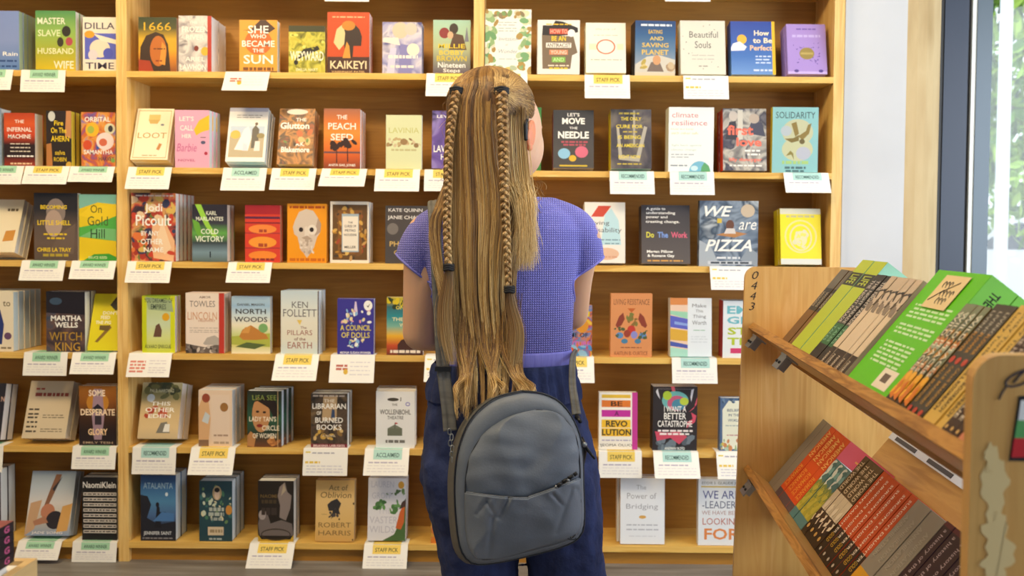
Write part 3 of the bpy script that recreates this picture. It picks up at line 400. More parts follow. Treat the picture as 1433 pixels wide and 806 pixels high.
B('c5e', 5, 526, 580, 548, 628, 2, 'white book with an airship above a small theatre building', '#ecebe9', [('e', .44, .86, .15, .03, '#4a4438'), ('r', .63, .83, .65, .9, '#4a4438'), ('o', .82, .78, .06, .035, .02, '#7a70c0'), T('THE', .48, .77, .14, .04, '#6a655c'), T('WOLLENBOHL', .5, .64, .8, .09, '#5a564e'), T('THEATRE', .5, .54, .42, .06, '#6a665e'), ('r', .3, .22, .68, .35, '#6e7260'), ('p', [(.3, .35), (.49, .42), (.68, .35)], '#7d816e'), ('r', .48, .35, .5, .45, '#5a5a50'), ('p', [(.5, .42), (.58, .44), (.5, .46)], '#c0504a'), ('l', .25, .75, .12, .05, '#77736c')], T=.06, page='#e2dfd6', jit=.002, steps=-.007)
B('c6a', 6, 197, 246, 665, 748, 2, 'blue night book with a dark figure under the moon', ('g', ['#1e1c26', '#262a3e', '#4a6a98', '#4f86b0', '#39689a', '#2f4f80']), [('p', [(0, .0), (0, .7), (.2, .68), (.3, .55), (.18, .35), (.5, .25), (1, .3), (1, 0)], '#20222e'), ('p', [(.4, .2), (.6, .2), (.55, .38), (.54, .52), (.46, .52), (.44, .4)], '#191a24'), ('r', .52, .42, .72, .44, '#191a24'), ('e', .48, .55, .05, .04, '#191a24'), ('e', .74, .71, .04, .03, '#cfe0ea'), ('p', [(.35, .3), (.95, .3), (.95, .42), (.6, .44)], '#4a78b0'), T('ATALANTA', .5, .84, .84, .09, '#9ab8cc', .0), T('JENNIFER SAINT', .48, .11, .8, .07, '#d8dce0'), ('l', .05, .95, .04, .02, '#8a8a90')], T=.05, page='#cfd8de')
B('c6b', 6, 279, 325, 673, 751, 3, 'dark teal floral book with an oval portrait', '#24454f', [('s', .05, .3, .95, .92, 34, .06, ['#c8d0b8', '#6a8a5a', '#3a6a6a', '#d8cfa8', '#4a7a60'], 71), ('e', .54, .8, .14, .12, '#b8a078'), ('e', .54, .78, .08, .09, '#d8bfa8'), ('e', .54, .85, .08, .04, '#2a2426'), ('e', .9, .52, .1, .08, '#c88a3a'), ('l', .3, .75, .53, .06, '#b0b8ae'), ('l', .28, .75, .45, .06, '#b0b8ae'), ('l', .35, .7, .37, .05, '#a0a8a0'), ('r', .26, .1, .74, .24, '#d8c4a4'), ('l', .32, .7, .17, .05, '#a08a68'), ('l', .3, .72, .04, .03, '#a8b4b4')], T=.045, page='#cdd8e0')
B('c6c', 6, 361, 411, 673, 750, 2, 'black book with a grey muscular statue and gold corners', '#221c18', [('p', [(.6, .9), (.75, .98), (.82, .82), (.94, .76), (.9, .55), (.78, .35), (.6, .4), (.62, .6), (.55, .75)], '#8a7d78'), ('p', [(.64, .75), (.72, .96), (.78, .85)], '#b0a088'), ('p', [(.05, .1), (.0, .3), (.1, .5), (.25, .5), (.35, .3), (.65, .36), (.95, .3), (1, .1)], '#6f6562'), ('e', .12, .44, .1, .08, '#a39894'), ('p', [(0, 0), (1, 0), (1, .12), (.9, .04), (.1, .04), (0, .12)], '#c09a2c'), ('o', .5, .12, .42, .1, .03, '#3a3028'), T('NAOMI', .3, .75, .46, .06, '#6a5430'), ('l', .1, .55, .66, .06, '#4a3c28'), ('l', .1, .55, .5, .12, '#3a302c')], T=.045, page='#d8d8d2')
B('c6d', 6, 441, 495, 672, 755, 1, 'tan parchment book with a dark horseman in the middle', ('g', ['#d8a85c', '#e2ba72', '#e4c080', '#d9ac62']), [T('Act of', .58, .88, .5, .09, '#6a5230', .0, .1), T('Oblivion', .52, .76, .8, .1, '#6a5230', .0, .1), ('p', [(.3, .6), (.4, .66), (.55, .7), (.66, .62), (.6, .52), (.64, .44), (.5, .46), (.4, .36), (.44, .5), (.34, .5)], '#332f30'), ('s', .34, .36, .62, .6, 12, .035, ['#332f30', '#4a4444'], 81), ('r', .15, .44, .3, .445, '#8a6a3a'), T('ROBERT', .5, .27, .84, .08, '#8a6a3c', .0), T('HARRIS', .5, .14, .84, .08, '#8a6a3c', .0), ('e', .99, .62, .03, .02, '#5a4020'), ('e', .97, .03, .02, .015, '#4a3018')], tilt=4, T=.04, page='#caa878')
B('c6e', 6, 514, 567, 669, 753, 2, 'white book with an oak branch and red trunk', '#e2e0e4', [T('LAUREN', .38, .9, .6, .1, '#c6c6d0', .0), T('GROFF', .36, .72, .52, .1, '#c6c6d0', .0), T('THE', .44, .48, .34, .1, '#cfcdd6', .0), T('VASTER', .42, .33, .74, .11, '#c4c2cc', .0), T('WILDS', .38, .18, .66, .11, '#c4c2cc', .0), ('p', [(.45, .02), (.7, .1), (.85, .3), (.9, .6), (1, .68), (1, 0), (.4, 0)], '#4a6a38'), ('p', [(.74, .2), (.84, .45), (.98, .64), (.96, .3), (.88, .18)], '#c8622c'), ('p', [(.82, .5), (.9, .62), (1, .66), (1, .55)], '#4a3430'), ('e', .87, .89, .08, .06, '#d8a03a'), ('s', .14, .5, .46, .64, 14, .06, ['#4f7a44', '#6a9a58', '#3f6a38'], 91), ('s', .55, .44, .82, .62, 10, .06, ['#4f7a44', '#6a9a58'], 92), ('s', .45, .74, .95, .8, 9, .045, ['#6a8a50', '#4f6a3c'], 93)], tilt=6, T=.035, hard=True, page='#c8c4c0')
B('c6f', 6, 603, 655, 706, 757, 1, 'small colourful vegetable cookbook half hidden behind the dark trousers', ('n', ['#5a7a3a', '#d8a03a', '#c86a3a', '#e0d08a'], 30), [('e', .2, .08, .2, .1, '#d87a28'), ('s', .02, .2, .9, .9, 24, .1, ['#6a8a3a', '#d8b84a', '#c8502c', '#e6d8a0'], 95)])
# -- right-hand bookcase
B('r1a', 1, 678, 743, 13, 105, 1, 'tall white book with a border of green leaves', '#efeee4', [('s', 0, .04, .24, .98, 40, .08, ['#8fae78', '#6a9a68', '#b8c89a', '#a8884a', '#d8d0b8'], 101), ('s', .74, .04, 1, .98, 40, .08, ['#8fae78', '#7aa874', '#c0cda4', '#b0904e', '#e2d8b0'], 102), ('s', .2, .88, .8, .98, 18, .07, ['#7a9a60', '#a8884a', '#d0c8a8', '#8a7a5a'], 103), ('s', .2, .02, .8, .12, 16, .07, ['#8fae78', '#b0bda0', '#d8c070'], 104), T('Invitation', .5, .55, .42, .06, '#8a98a0', .0, .2), T('of', .47, .46, .06, .03, '#8a98a0', .0, .2), T('Wonder', .5, .36, .42, .06, '#8a98a0', .0, .2)] + LL(.28, .68, [.8, .76, .71, .67], '#9aa4a4', .01) + LL(.3, .68, [.24], '#a8b0b0', .01), hard=True, T=.02)
B('r1b', 1, 752, 811, 28, 103, 2, 'white book with rough black patch and bright stacked word bands', '#e9e6dc', [('p', [(.1, .68), (.12, .9), (.35, .9), (.42, .99), (.6, .97), (.95, .86), (.96, .78), (.7, .72)], '#262020'), ('p', [(.12, .1), (.78, .1), (.82, .35), (.95, .4), (.85, .7), (.1, .72)], '#7a6650'), ('r', .28, .74, .72, .84, '#c8482c'), T('HOW TO', .5, .79, .4, .08, '#ffb59c'), T('BE AN', .5, .66, .34, .09, Y), ('r', .2, .49, .8, .58, '#efe8da'), T('ANTIRACIST', .5, .535, .56, .07, '#5a4a3a'), ('r', .28, .36, .72, .45, '#d8855c'), T('YOUNG', .5, .405, .38, .07, '#f6d8c0'), ('r', .34, .22, .66, .32, '#7fb54c'), T('AND', .5, .27, .26, .07, '#c8e8a0'), ('e', .8, .76, .09, .07, '#efeee8'), ('l', .25, .75, .16, .025, '#e8d8c0'), ('l', .28, .72, .11, .03, '#e2c42c'), ('l', .2, .8, .92, .02, '#e8c02c')], tilt=3, T=.03, page='#e2d4ae')
B('r1c', 1, 820, 876, 32, 101, 2, 'cream book leaning back with a thin red ring', '#ecebd8', [T('the joy of', .5, .87, .52, .05, '#a8ac98', .0, .15), ('o', .5, .52, .24, .15, .035, '#c86a48'), ('r', .08, .46, .26, .58, '#efe4b8'), ('r', .78, .46, .94, .58, '#efe4b8'), ('l', .2, .8, .75, .015, '#c0bda8'), ('l', .12, .9, .26, .02, '#b8b4a4'), ('e', .5, .52, .19, .12, '#efecda')], tilt=9, T=.03, page='#e0cf9a', hard=False)
B('r1d', 1, 888, 945, 29, 104, 2, 'blue book with a bald man before white clouds', ('g', ['#e2dccf', '#8a98a8', '#5a7a98', '#2f5a88', '#1f3f70']), [('p', [(0, .2), (.3, .35), (.6, .38), (1, .3), (1, 0), (0, 0)], '#cfc8b8'), ('p', [(.3, .08), (.4, .25), (.6, .28), (.72, .08)], '#7a685c'), ('e', .54, .29, .1, .09, '#d09a6a'), ('s', .0, .14, .3, .26, 6, .08, ['#d8c078', '#b8a04a'], 111), ('s', .7, .1, 1, .2, 6, .08, ['#a88a6a', '#c8b08a'], 112), T('EATING', .5, .8, .34, .07, '#e0b83c'), T('AND', .53, .68, .34, .07, '#e8c85a'), T('SAVING', .5, .56, .66, .08, '#e8c04a'), T('PLANET', .5, .43, .66, .09, '#e8c04a'), ('l', .14, .9, .92, .035, '#e6ecf0'), ('r', 0, .0, 1, .06, '#d8c8ae')], T=.04, spine='#20222c', hard=False, yaw=3)
B('r1e', 1, 953, 1016, 29, 103, 2, 'off white book leaning back with dark handwritten style title', '#dcd8c8', [T('Beautiful', .52, .74, .64, .12, '#55524a', .0), T('Souls', .5, .55, .36, .13, '#55524a', .0), ('s', .05, .1, .95, .95, 18, .014, ['#8a867a'], 121)] + LL(.25, .75, [.35, .28], '#b0aca0', .012) + LL(.4, .6, [.15], '#9a968a', .02), tilt=9, T=.024, page='#cfc6a4', hard=False)
B('r1f', 1, 1024, 1086, 30, 98, 2, 'blue book with a small sun and cloud, yellow edge', ('g', ['#6a94cf', '#3f70b8', '#2f56a8', '#2a449a']), [('e', .25, .66, .11, .09, '#eab43a'), ('p', [(0, .5), (.05, .58), (.2, .62), (.36, .52), (.3, .45), (0, .44)], '#e6e8ee'), ('r', .93, 0, 1, 1, '#e8b820'), T('How', .7, .78, .34, .1, '#f2e6c0', .025), T('to Be', .72, .64, .44, .1, '#f2e6c0', .025), T('Perfect', .68, .5, .5, .1, '#f0c89a', .025)] + LL(.55, .9, [.34, .28, .22], '#c8d8f0', .025) + [('l', .5, .92, .08, .035, '#d0dcf0')], tilt=9, T=.026, page='#a9c6e8', hard=False)
B('r1g', 1, 1103, 1158, 34, 97, 3, 'lilac book leaning back with a round gold emblem', '#a98ccf', [('e', .5, .41, .19, .12, '#9a8440'), ('s', .16, .2, .84, .62, 30, .025, ['#6a50a0', '#7a60b0'], 131), ('e', .5, .41, .19, .12, '#9a8440'), ('r', .34, .39, .66, .43, '#b8a058'), ('l', .25, .75, .9, .03, '#7a60b0'), ('l', .14, .86, .76, .05, '#c4b0e0'), ('r', 0, 0, 1, .05, '#c8b0e6'), ('e', .22, .06, .06, .03, '#55408a'), ('e', .84, .06, .06, .03, '#55408a')], tilt=10, T=.022, page='#b9a0d8', hard=False)
B('r2a', 2, 692, 757, 150, 238, 1, 'plain green book showing past the person\'s cheek', ('g', ['#3f7a34', '#4f9038', '#3a7a3c']), [])
B('r2b', 2, 774, 831, 154, 229, 2, 'charcoal book with white block title and coloured discs', ('g', ['#4a4440', '#4a4542', '#3a383a', '#2c2c30']), [T('LET\'S', .5, .92, .3, .06, Wh), T('MOVE', .5, .81, .56, .11, Wh, .035), T('THE', .5, .69, .2, .04), T('NEEDLE', .5, .57, .76, .12, Wh, .035), ('e', .27, .25, .15, .09, '#8ec0da'), ('e', .7, .28, .16, .1, '#d86a80'), ('e', .48, .17, .09, .055, '#e0b02c'), ('r', .16, .03, .84, .055, '#d8b82c'), ('l', .2, .85, .45, .03, '#b8505c'), ('l', .25, .8, .4, .03, '#b8505c')], tilt=7, T=.04, page='#d0cccc', spine='#8a3a44', hard=False)
B('r2c', 2, 855, 912, 153, 227, 3, 'black book of a ghostly glass with yellow capital lines', ('n', ['#2c2a30', '#4a444c', '#6f665e', '#39343c'], 8), [('p', [(.14, .7), (.2, .15), (.7, .12), (.9, .7), (.82, .72), (.62, .2), (.28, .22), (.2, .7)], '#b0a898'), ('r', .55, .4, .6, .98, '#a8a094'), T('THE ONLY', .5, .84, .5, .06, '#e8d038'), T('CURE FOR', .46, .71, .66, .06, '#e8d038'), T('IS BEING', .46, .53, .56, .06, '#e8d038'), T('AN AMERICAN', .48, .39, .68, .06, '#e8d038'), T('RIGHT NOW', .46, .2, .54, .06, '#e8d038'), ('l', .3, .65, .62, .02, '#c8b040'), ('l', .16, .75, .08, .02, '#c8b040'), ('l', .2, .7, .93, .03, '#c8b040')], tilt=7, T=.026, page='#b8c4b0', spine='#d8c41c', hard=False)
B('r2d', 2, 935, 998, 150, 241, 2, 'white book with red lowercase title and half a globe', '#eef0ec', [T('climate', .36, .88, .58, .08, '#d0787c', .0), T('resilience', .46, .76, .78, .08, '#d0787c', .0), T('How we keep', .3, .66, .5, .035, '#d8d0a8', .0), T('each other safe', .36, .6, .6, .035, '#e0cf90', .0), T('fight back against', .4, .41, .66, .035, '#b8c8b4', .0), T('climate change', .34, .34, .56, .035, '#b8c8b4', .0), ('l', .06, .6, .27, .015, '#b0b4b8'), ('l', .06, .45, .23, .015, '#b0b4b8'), ('l', .05, .42, .1, .02, '#8a9098'), ('p', [(.45 + .25 + .24 * math.cos(a), .0 + .17 * math.sin(a)) for a in [PI * i / 12 for i in range(13)]], '#7ab8cf'), ('p', [(.72, .0), (.94, 0), (.9, .1), (.8, .15), (.74, .08)], '#5fa06a'), ('e', .58, .06, .08, .04, '#cfe4e8')], T=.035, page='#d8d0c0', spine='#e0dac4')
B('r2e', 2, 1012, 1073, 152, 232, 3, 'grey street photo book with bold coral title', ('n', ['#4a4854', '#8a8680', '#c4bdb0', '#3c3c4c', '#6f6c74'], 15), [('p', [(.05, .5), (.15, .78), (.3, .8), (.34, .5)], '#3a3840'), ('e', .24, .88, .1, .08, '#c8bcb0'), ('p', [(.55, .6), (.65, .78), (.9, .78), (.98, .55)], '#4a4a5a'), ('e', .72, .84, .12, .08, '#b8a898'), ('r', .34, .5, .46, .98, '#d0cabc'), T('first', .4, .65, .6, .16, '#f0745c', .03), T('love', .6, .46, .58, .14, '#f0745c', .03), T('lilly dancyger', .52, .17, .76, .07, '#f0745c', .02), ('l', .5, .85, .32, .03, '#f0ece4'), ('l', .56, .85, .26, .03, '#f0ece4'), ('l', .15, .9, .08, .025, '#efe9e0')], tilt=5, T=.026, page='#bcb4a8', spine='#d8442c', hard=True)
B('r2f', 2, 1080, 1144, 150, 241, 1, 'aqua book with black title above a diving bird', '#8cc0bf', [('e', .55, .62, .34, .2, '#c0c09a'), ('e', .55, .36, .34, .18, '#c4c49a'), ('e', .3, .64, .12, .08, '#b4bcc0'), ('e', .68, .3, .16, .1, '#b6b8c2'), T('SOLIDARITY', .5, .88, .86, .1, '#3a4a4c', .0), ('p', [(.56, .56), (.66, .5), (.80, .6), (.85, .76), (.77, .73), (.73, .64)], '#8a7436'), ('p', [(.41, .75), (.52, .78), (.58, .6), (.5, .55)], '#8a7436'), ('p', [(.27, .52), (.42, .46), (.58, .49), (.58, .58), (.46, .53)], '#7d6a30'), ('e', .65, .48, .06, .04, '#6a5a2c'), ('p', [(.3, .26), (.42, .28), (.48, .2), (.46, .3), (.4, .34)], '#8a7c3a'), ('l', .22, .82, .16, .05, '#a8c878'), ('l', .28, .74, .08, .035, '#4a6a6c'), ('l', .3, .7, .03, .03, '#4a6a6c')], T=.022, page='#d9d06a', spine='#d8c41c')
B('r3a', 3, 818, 875, 283, 361, 3, 'white paperback with a red slash and pale blue arch', '#ece6da', [('p', [(.16, .76), (.34, .94), (.66, .94), (.46, .76)], '#cf4a34'), ('p', [(.4, .3), (.5, .8), (.66, .9), (.84, .7), (.9, .3)], '#bcdce2'), ('e', .55, .15, .3, .1, '#e2b898'), T('Living', .36, .65, .5, .09, '#5a5a5c', .0), T('Disability', .52, .53, .78, .1, '#5a5a5c', .0), ('l', .3, .88, .38, .02, '#7a9aa4'), ('l', .5, .88, .32, .02, '#7a9aa4'), ('l', .3, .8, .1, .03, '#d8a080')], tilt=6, T=.025, page='#d8c8a8', hard=False)
B('r3b', 3, 898, 966, 287, 361, 2, 'charcoal book with rainbow coloured title words', ('g', ['#5c5450', '#544c4a', '#453f40', '#38343a']), [T('A guide to', .3, .93, .4, .06), T('understanding', .4, .86, .6, .06), T('power and', .32, .79, .44, .06), T('creating change.', .44, .71, .7, .06), T('Do', .18, .49, .16, .1, '#d8d044', .03), T('The', .44, .49, .22, .1, '#7a9ad8', .03), T('Work', .78, .49, .34, .1, '#d8607a', .03), T('Megan Pillow', .38, .2, .54, .06, Wh, .03), T('& Roxane Gay', .4, .13, .56, .06, Wh, .03), ('l', .12, .85, .05, .025, '#d8a04a')], tilt=7, T=.03, page='#bcb4ac', hard=False)
B('r3c', 3, 978, 1060, 281, 373, 1, 'large blue grey cookbook with huge white brush lettering', ('n', ['#2f3c4c', '#55657a', '#8a98a8', '#39485a', '#b8bfc4'], 12), [('p', [(0, 0), (0, .4), (.2, .3), (.36, .0)], '#aab2ba'), ('p', [(1, 0), (1, .2), (.85, .3), (.7, .1)], '#8f98a2'), ('p', [(.28, .48), (.55, .54), (.82, .5), (.6, .44)], '#b8804a'), ('e', .52, .63, .07, .08, '#6a4434'), ('p', [(.42, .5), (.62, .5), (.6, .58), (.46, .58)], '#d8cfc8'), ('e', .82, .85, .12, .1, '#c8b49a'), ('r', .3, .66, .38, .73, '#d8b83c'), T('WE', .32, .84, .48, .16, Wh, .02, .3), T('are', .82, .62, .3, .12, Wh, .0, .3), T('PIZZA', .5, .32, .8, .18, Wh, .02, .3), ('r', .15, .03, .9, .08, '#c8ccd0'), ('l', .2, .85, .055, .03, '#3a4450'), ('l', .3, .7, .13, .03, '#e0e2e4')], T=.03, page='#b8bcc0')
B('r3d', 3, 1093, 1150, 292, 364, 3, 'bright yellow and white patterned book leaning back', '#f0df1e', [('r', 0, .9, 1, 1, '#dcd8c0'), ('r', 0, 0, 1, .1, '#dcdcd0'), ('o', .5, .5, .4, .3, .04, '#e8dc90'), ('o', .5, .48, .28, .24, .04, '#e6d8a0'), ('e', .5, .46, .16, .14, '#e4dca8'), ('s', .35, .3, .65, .66, 16, .06, ['#efe06a', '#e0d8b0'], 141), ('l', .15, .85, .86, .04, '#c8c08a')], tilt=7, T=.024, page='#c9c49c', hard=False, spine='#c8b820')
B('r4a', 4, 772, 828, 427, 497, 1, 'colourful patterned book behind the person\'s right side', ('n', ['#5a3a78', '#d8782c', '#4a88b8', '#c83a4a', '#e0b83a'], 22), [('e', .7, .84, .24, .12, '#e0c81e'), ('e', .75, .6, .16, .14, '#d8902c'), T('TIME OF', .6, .42, .6, .09, '#2a2438'), T('FUTURE', .66, .25, .6, .09, '#c86ac8'), ('s', .2, .02, .98, .2, 10, .1, ['#4a88c0', '#d8602c', '#8fb8d0'], 151)])
B('r4b', 4, 854, 912, 411, 498, 1, 'terracotta book with two red birds and flowers', '#d8905a', [T('LIVING RESISTANCE', .5, .87, .86, .09, '#7a4a30', .0), ('p', [(.4, .77), (.6, .77), (.5, .7)], '#c0602a'), ('p', [(.12, .5), (.2, .64), (.3, .7), (.34, .6), (.26, .5), (.16, .46)], '#8a3c2c'), ('p', [(.88, .5), (.8, .64), (.7, .7), (.66, .6), (.74, .5), (.84, .46)], '#8a3c2c'), ('s', .38, .5, .62, .68, 14, .045, ['#7a7a3c', '#8a6a34'], 161), ('e', .5, .43, .1, .07, '#c03a30'), ('e', .4, .37, .08, .06, '#9a4030'), ('e', .57, .35, .08, .06, '#8a8ac8'), ('e', .22, .34, .09, .05, '#5a88b8'), ('e', .78, .34, .09, .05, '#5a88b8'), ('e', .34, .25, .08, .04, '#4a80a0'), ('e', .66, .25, .08, .04, '#4a80a0'), ('s', .1, .3, .3, .46, 8, .04, ['#55603c'], 162), ('s', .7, .3, .9, .46, 8, .04, ['#55603c'], 163), T('KAITLIN B. CURTICE', .5, .06, .8, .06, '#9a5a38', .0), ('l', .25, .75, .15, .015, '#9a5a38')], T=.03, page='#c89068')
B('r4c', 4, 938, 996, 417, 495, 2, 'white book with a wavy rainbow strip on its left side', '#e2e8ec', [('r', 0, 0, .42, 1, '#e8c8b0'), ('r', 0, .88, .42, 1, '#d88a4c'), ('p', [(0, .72), (.42, .64), (.42, .76), (0, .78)], '#9ad0b0'), ('p', [(0, .7), (.42, .64), (.42, .46), (0, .5)], '#5a62c0'), ('p', [(.1, .6), (.42, .56), (.42, .52), (.1, .55)], '#8aa4dc'), ('p', [(0, .48), (.42, .44), (.42, .26), (0, .28)], '#d8a83c'), ('p', [(0, .26), (.42, .2), (.42, .14), (0, .18)], '#4a58a8'), ('p', [(0, .16), (.42, .12), (.42, 0), (0, 0)], '#a8d8c4'), T('Make', .7, .87, .34, .06, '#77797c', .0), T('This', .7, .78, .18, .05, '#77797c', .0), T('Thing', .7, .68, .32, .07, '#77797c', .0), T('Worth', .7, .58, .34, .07, '#77797c', .0), ('l', .56, .84, .45, .015, '#9ac0a8')] + LL(.5, .9, [.34, .3, .25], '#c4ccd2', .01), tilt=4, T=.022, page='#b8d0c8', hard=False)
B('r4d', 4, 1011, 1066, 421, 501, 2, 'white book with big aqua and lime letters, red spine', '#e3e8ea', [T('EM', .38, .84, .56, .14, '#6fb8c4', .03), T('GE', .38, .66, .56, .13, '#6fb8c4', .03), T('ST', .38, .47, .52, .13, '#b3c42c', .03), T('TE', .38, .29, .52, .13, '#b3c42c', .03), ('r', .2, .08, .9, .17, '#cf3a6c')], T=.03, spine='#b02c34', hard=False, page='#4a4a48')
B('r5a', 5, 838, 892, 549, 627, 1, 'white book with orange, magenta and yellow title bands', '#f0ebdf', [('r', .86, 0, 1, 1, '#c23a92'), ('r', .07, .9, .82, .96, '#e0b83c'), ('r', .07, .74, .82, .86, '#de7a30'), T('BE', .46, .8, .3, .09, '#4a3020', .02), ('r', .07, .57, .82, .69, '#c0329a'), T('A', .46, .63, .12, .08, '#5a2050', .02), ('r', .07, .38, .82, .52, '#eebd30'), T('REVO', .46, .45, .56, .11, '#3a3028', .03), ('r', .07, .23, .82, .37, '#eebd30'), T('LUTION', .46, .3, .76, .11, '#3a3028', .03), T('IJEOMA OLUO', .45, .07, .82, .06, '#5a564e', .0), ('l', .08, .82, .16, .02, '#b0a8c0')], tilt=4, T=.035, page='#d8c078')
B('r5b', 5, 913, 975, 541, 629, 2, 'black book with pink tentacles, rainbow and white title', '#2e2a2e', [('s', .1, .0, .9, .2, 16, .1, ['#55606a', '#6f7c86'], 171), ('p', [(.2, .75), (.3, .9), (.45, .86), (.4, 1), (.48, 1), (.52, .85), (.3, .7)], '#d8586c'), ('p', [(.8, .6), (.98, .72), (1, .85), (.92, .66)], '#d8586c'), ('p', [(.76, .35), (.95, .45), (.98, .55), (.86, .6), (.9, .5), (.78, .45)], '#cf4f66'), ('p', [(.05, .3), (.1, .15), (.4, .2), (.6, .1), (.78, .22), (.6, .3), (.3, .28)], '#cf4f66'), ('e', .5, .78, .3, .15, '#6ab0b0'), ('e', .54, .74, .22, .12, '#c05a78'), ('e', .58, .72, .16, .09, '#4a88a0'), ('e', .32, .86, .1, .07, '#a8c43c'), ('e', .7, .77, .1, .06, '#b8cc44'), T('I WANT A', .5, .65, .5, .09), T('BETTER', .5, .54, .5, .1), T('CATASTROPHE', .5, .42, .78, .1), ('l', .12, .9, .31, .03, '#efe6e2'), ('l', .16, .85, .26, .03, '#efe6e2'), ('p', [(.06, .92), (.1, .97), (.16, .8), (.1, .86)], '#cfcfd6'), ('p', [(.86, .95), (.92, .97), (.86, .76), (.84, .84)], '#cfcfd6'), T('ANDREW BOYD', .5, .035, .46, .04), ('r', .1, .96, .9, .965, '#8a868c')], T=.028, page='#bdb6b4', hard=False)
B('r5c', 5, 1007, 1046, 557, 627, 1, 'small cream and blue floral book beside the cart', '#4f688c', [('p', [(.1, .04), (.9, .04), (.95, .8), (.7, .95), (.3, .95), (.08, .78)], '#e8e8d2'), T('BELIEFS', .5, .77, .5, .05, '#5a6a7a'), T('IN THE', .5, .68, .4, .05, '#5a6a7a'), T('WORLD', .5, .58, .44, .05, '#5a6a7a'), ('l', .2, .8, .48, .02, '#a8b4b0'), ('l', .25, .75, .3, .02, '#c08a8a'), ('s', .05, .03, .95, .2, 18, .07, ['#8fae78', '#d8b85a', '#a8c0b0', '#c8885a'], 181), ('s', .0, .9, 1, 1, 8, .07, ['#39546f', '#6a84a0'], 182)])
B('r6a', 6, 868, 930, 669, 753, 2, 'white book with thin grey serif title and gold ornament', '#e9edf2', [T('The', .47, .86, .22, .07, '#a8aab0', .0), T('Power of', .48, .73, .66, .09, '#a5a7ae', .0), T('Bridging', .49, .56, .72, .1, '#a5a7ae', .0), ('e', .5, .41, .08, .025, '#d8a858')] + LL(.14, .88, [.29, .22], '#b4b8c2', .018) + LL(.2, .8, [.12], '#ccd0d8', .01), tilt=3, T=.03, page='#d8d4d0', spine='#c8b49c', steps=-.009)
B('r6b', 6, 977, 1038, 670, 754, 1, 'white book with blue and orange stacked capital words', '#e4e8ec', [T('EDDIE S. GLAUDE JR.', .5, .93, .84, .05, '#5a6250', .0), ('r', .06, .87, .94, .89, '#d8bc5a'), T('WE ARE', .52, .76, .84, .12, '#3f4a88', .0), T('-LEADERS', .52, .61, .86, .11, '#55607a', .0), T('WE HAVE BEEN', .53, .49, .9, .06, '#b08a86', .0), T('LOOKING', .54, .36, .88, .1, '#b86a5c', .0), T('FOR', .55, .17, .82, .17, '#e08a4c', .02)], tilt=2, T=.028)
print('shelf books', nbooks)
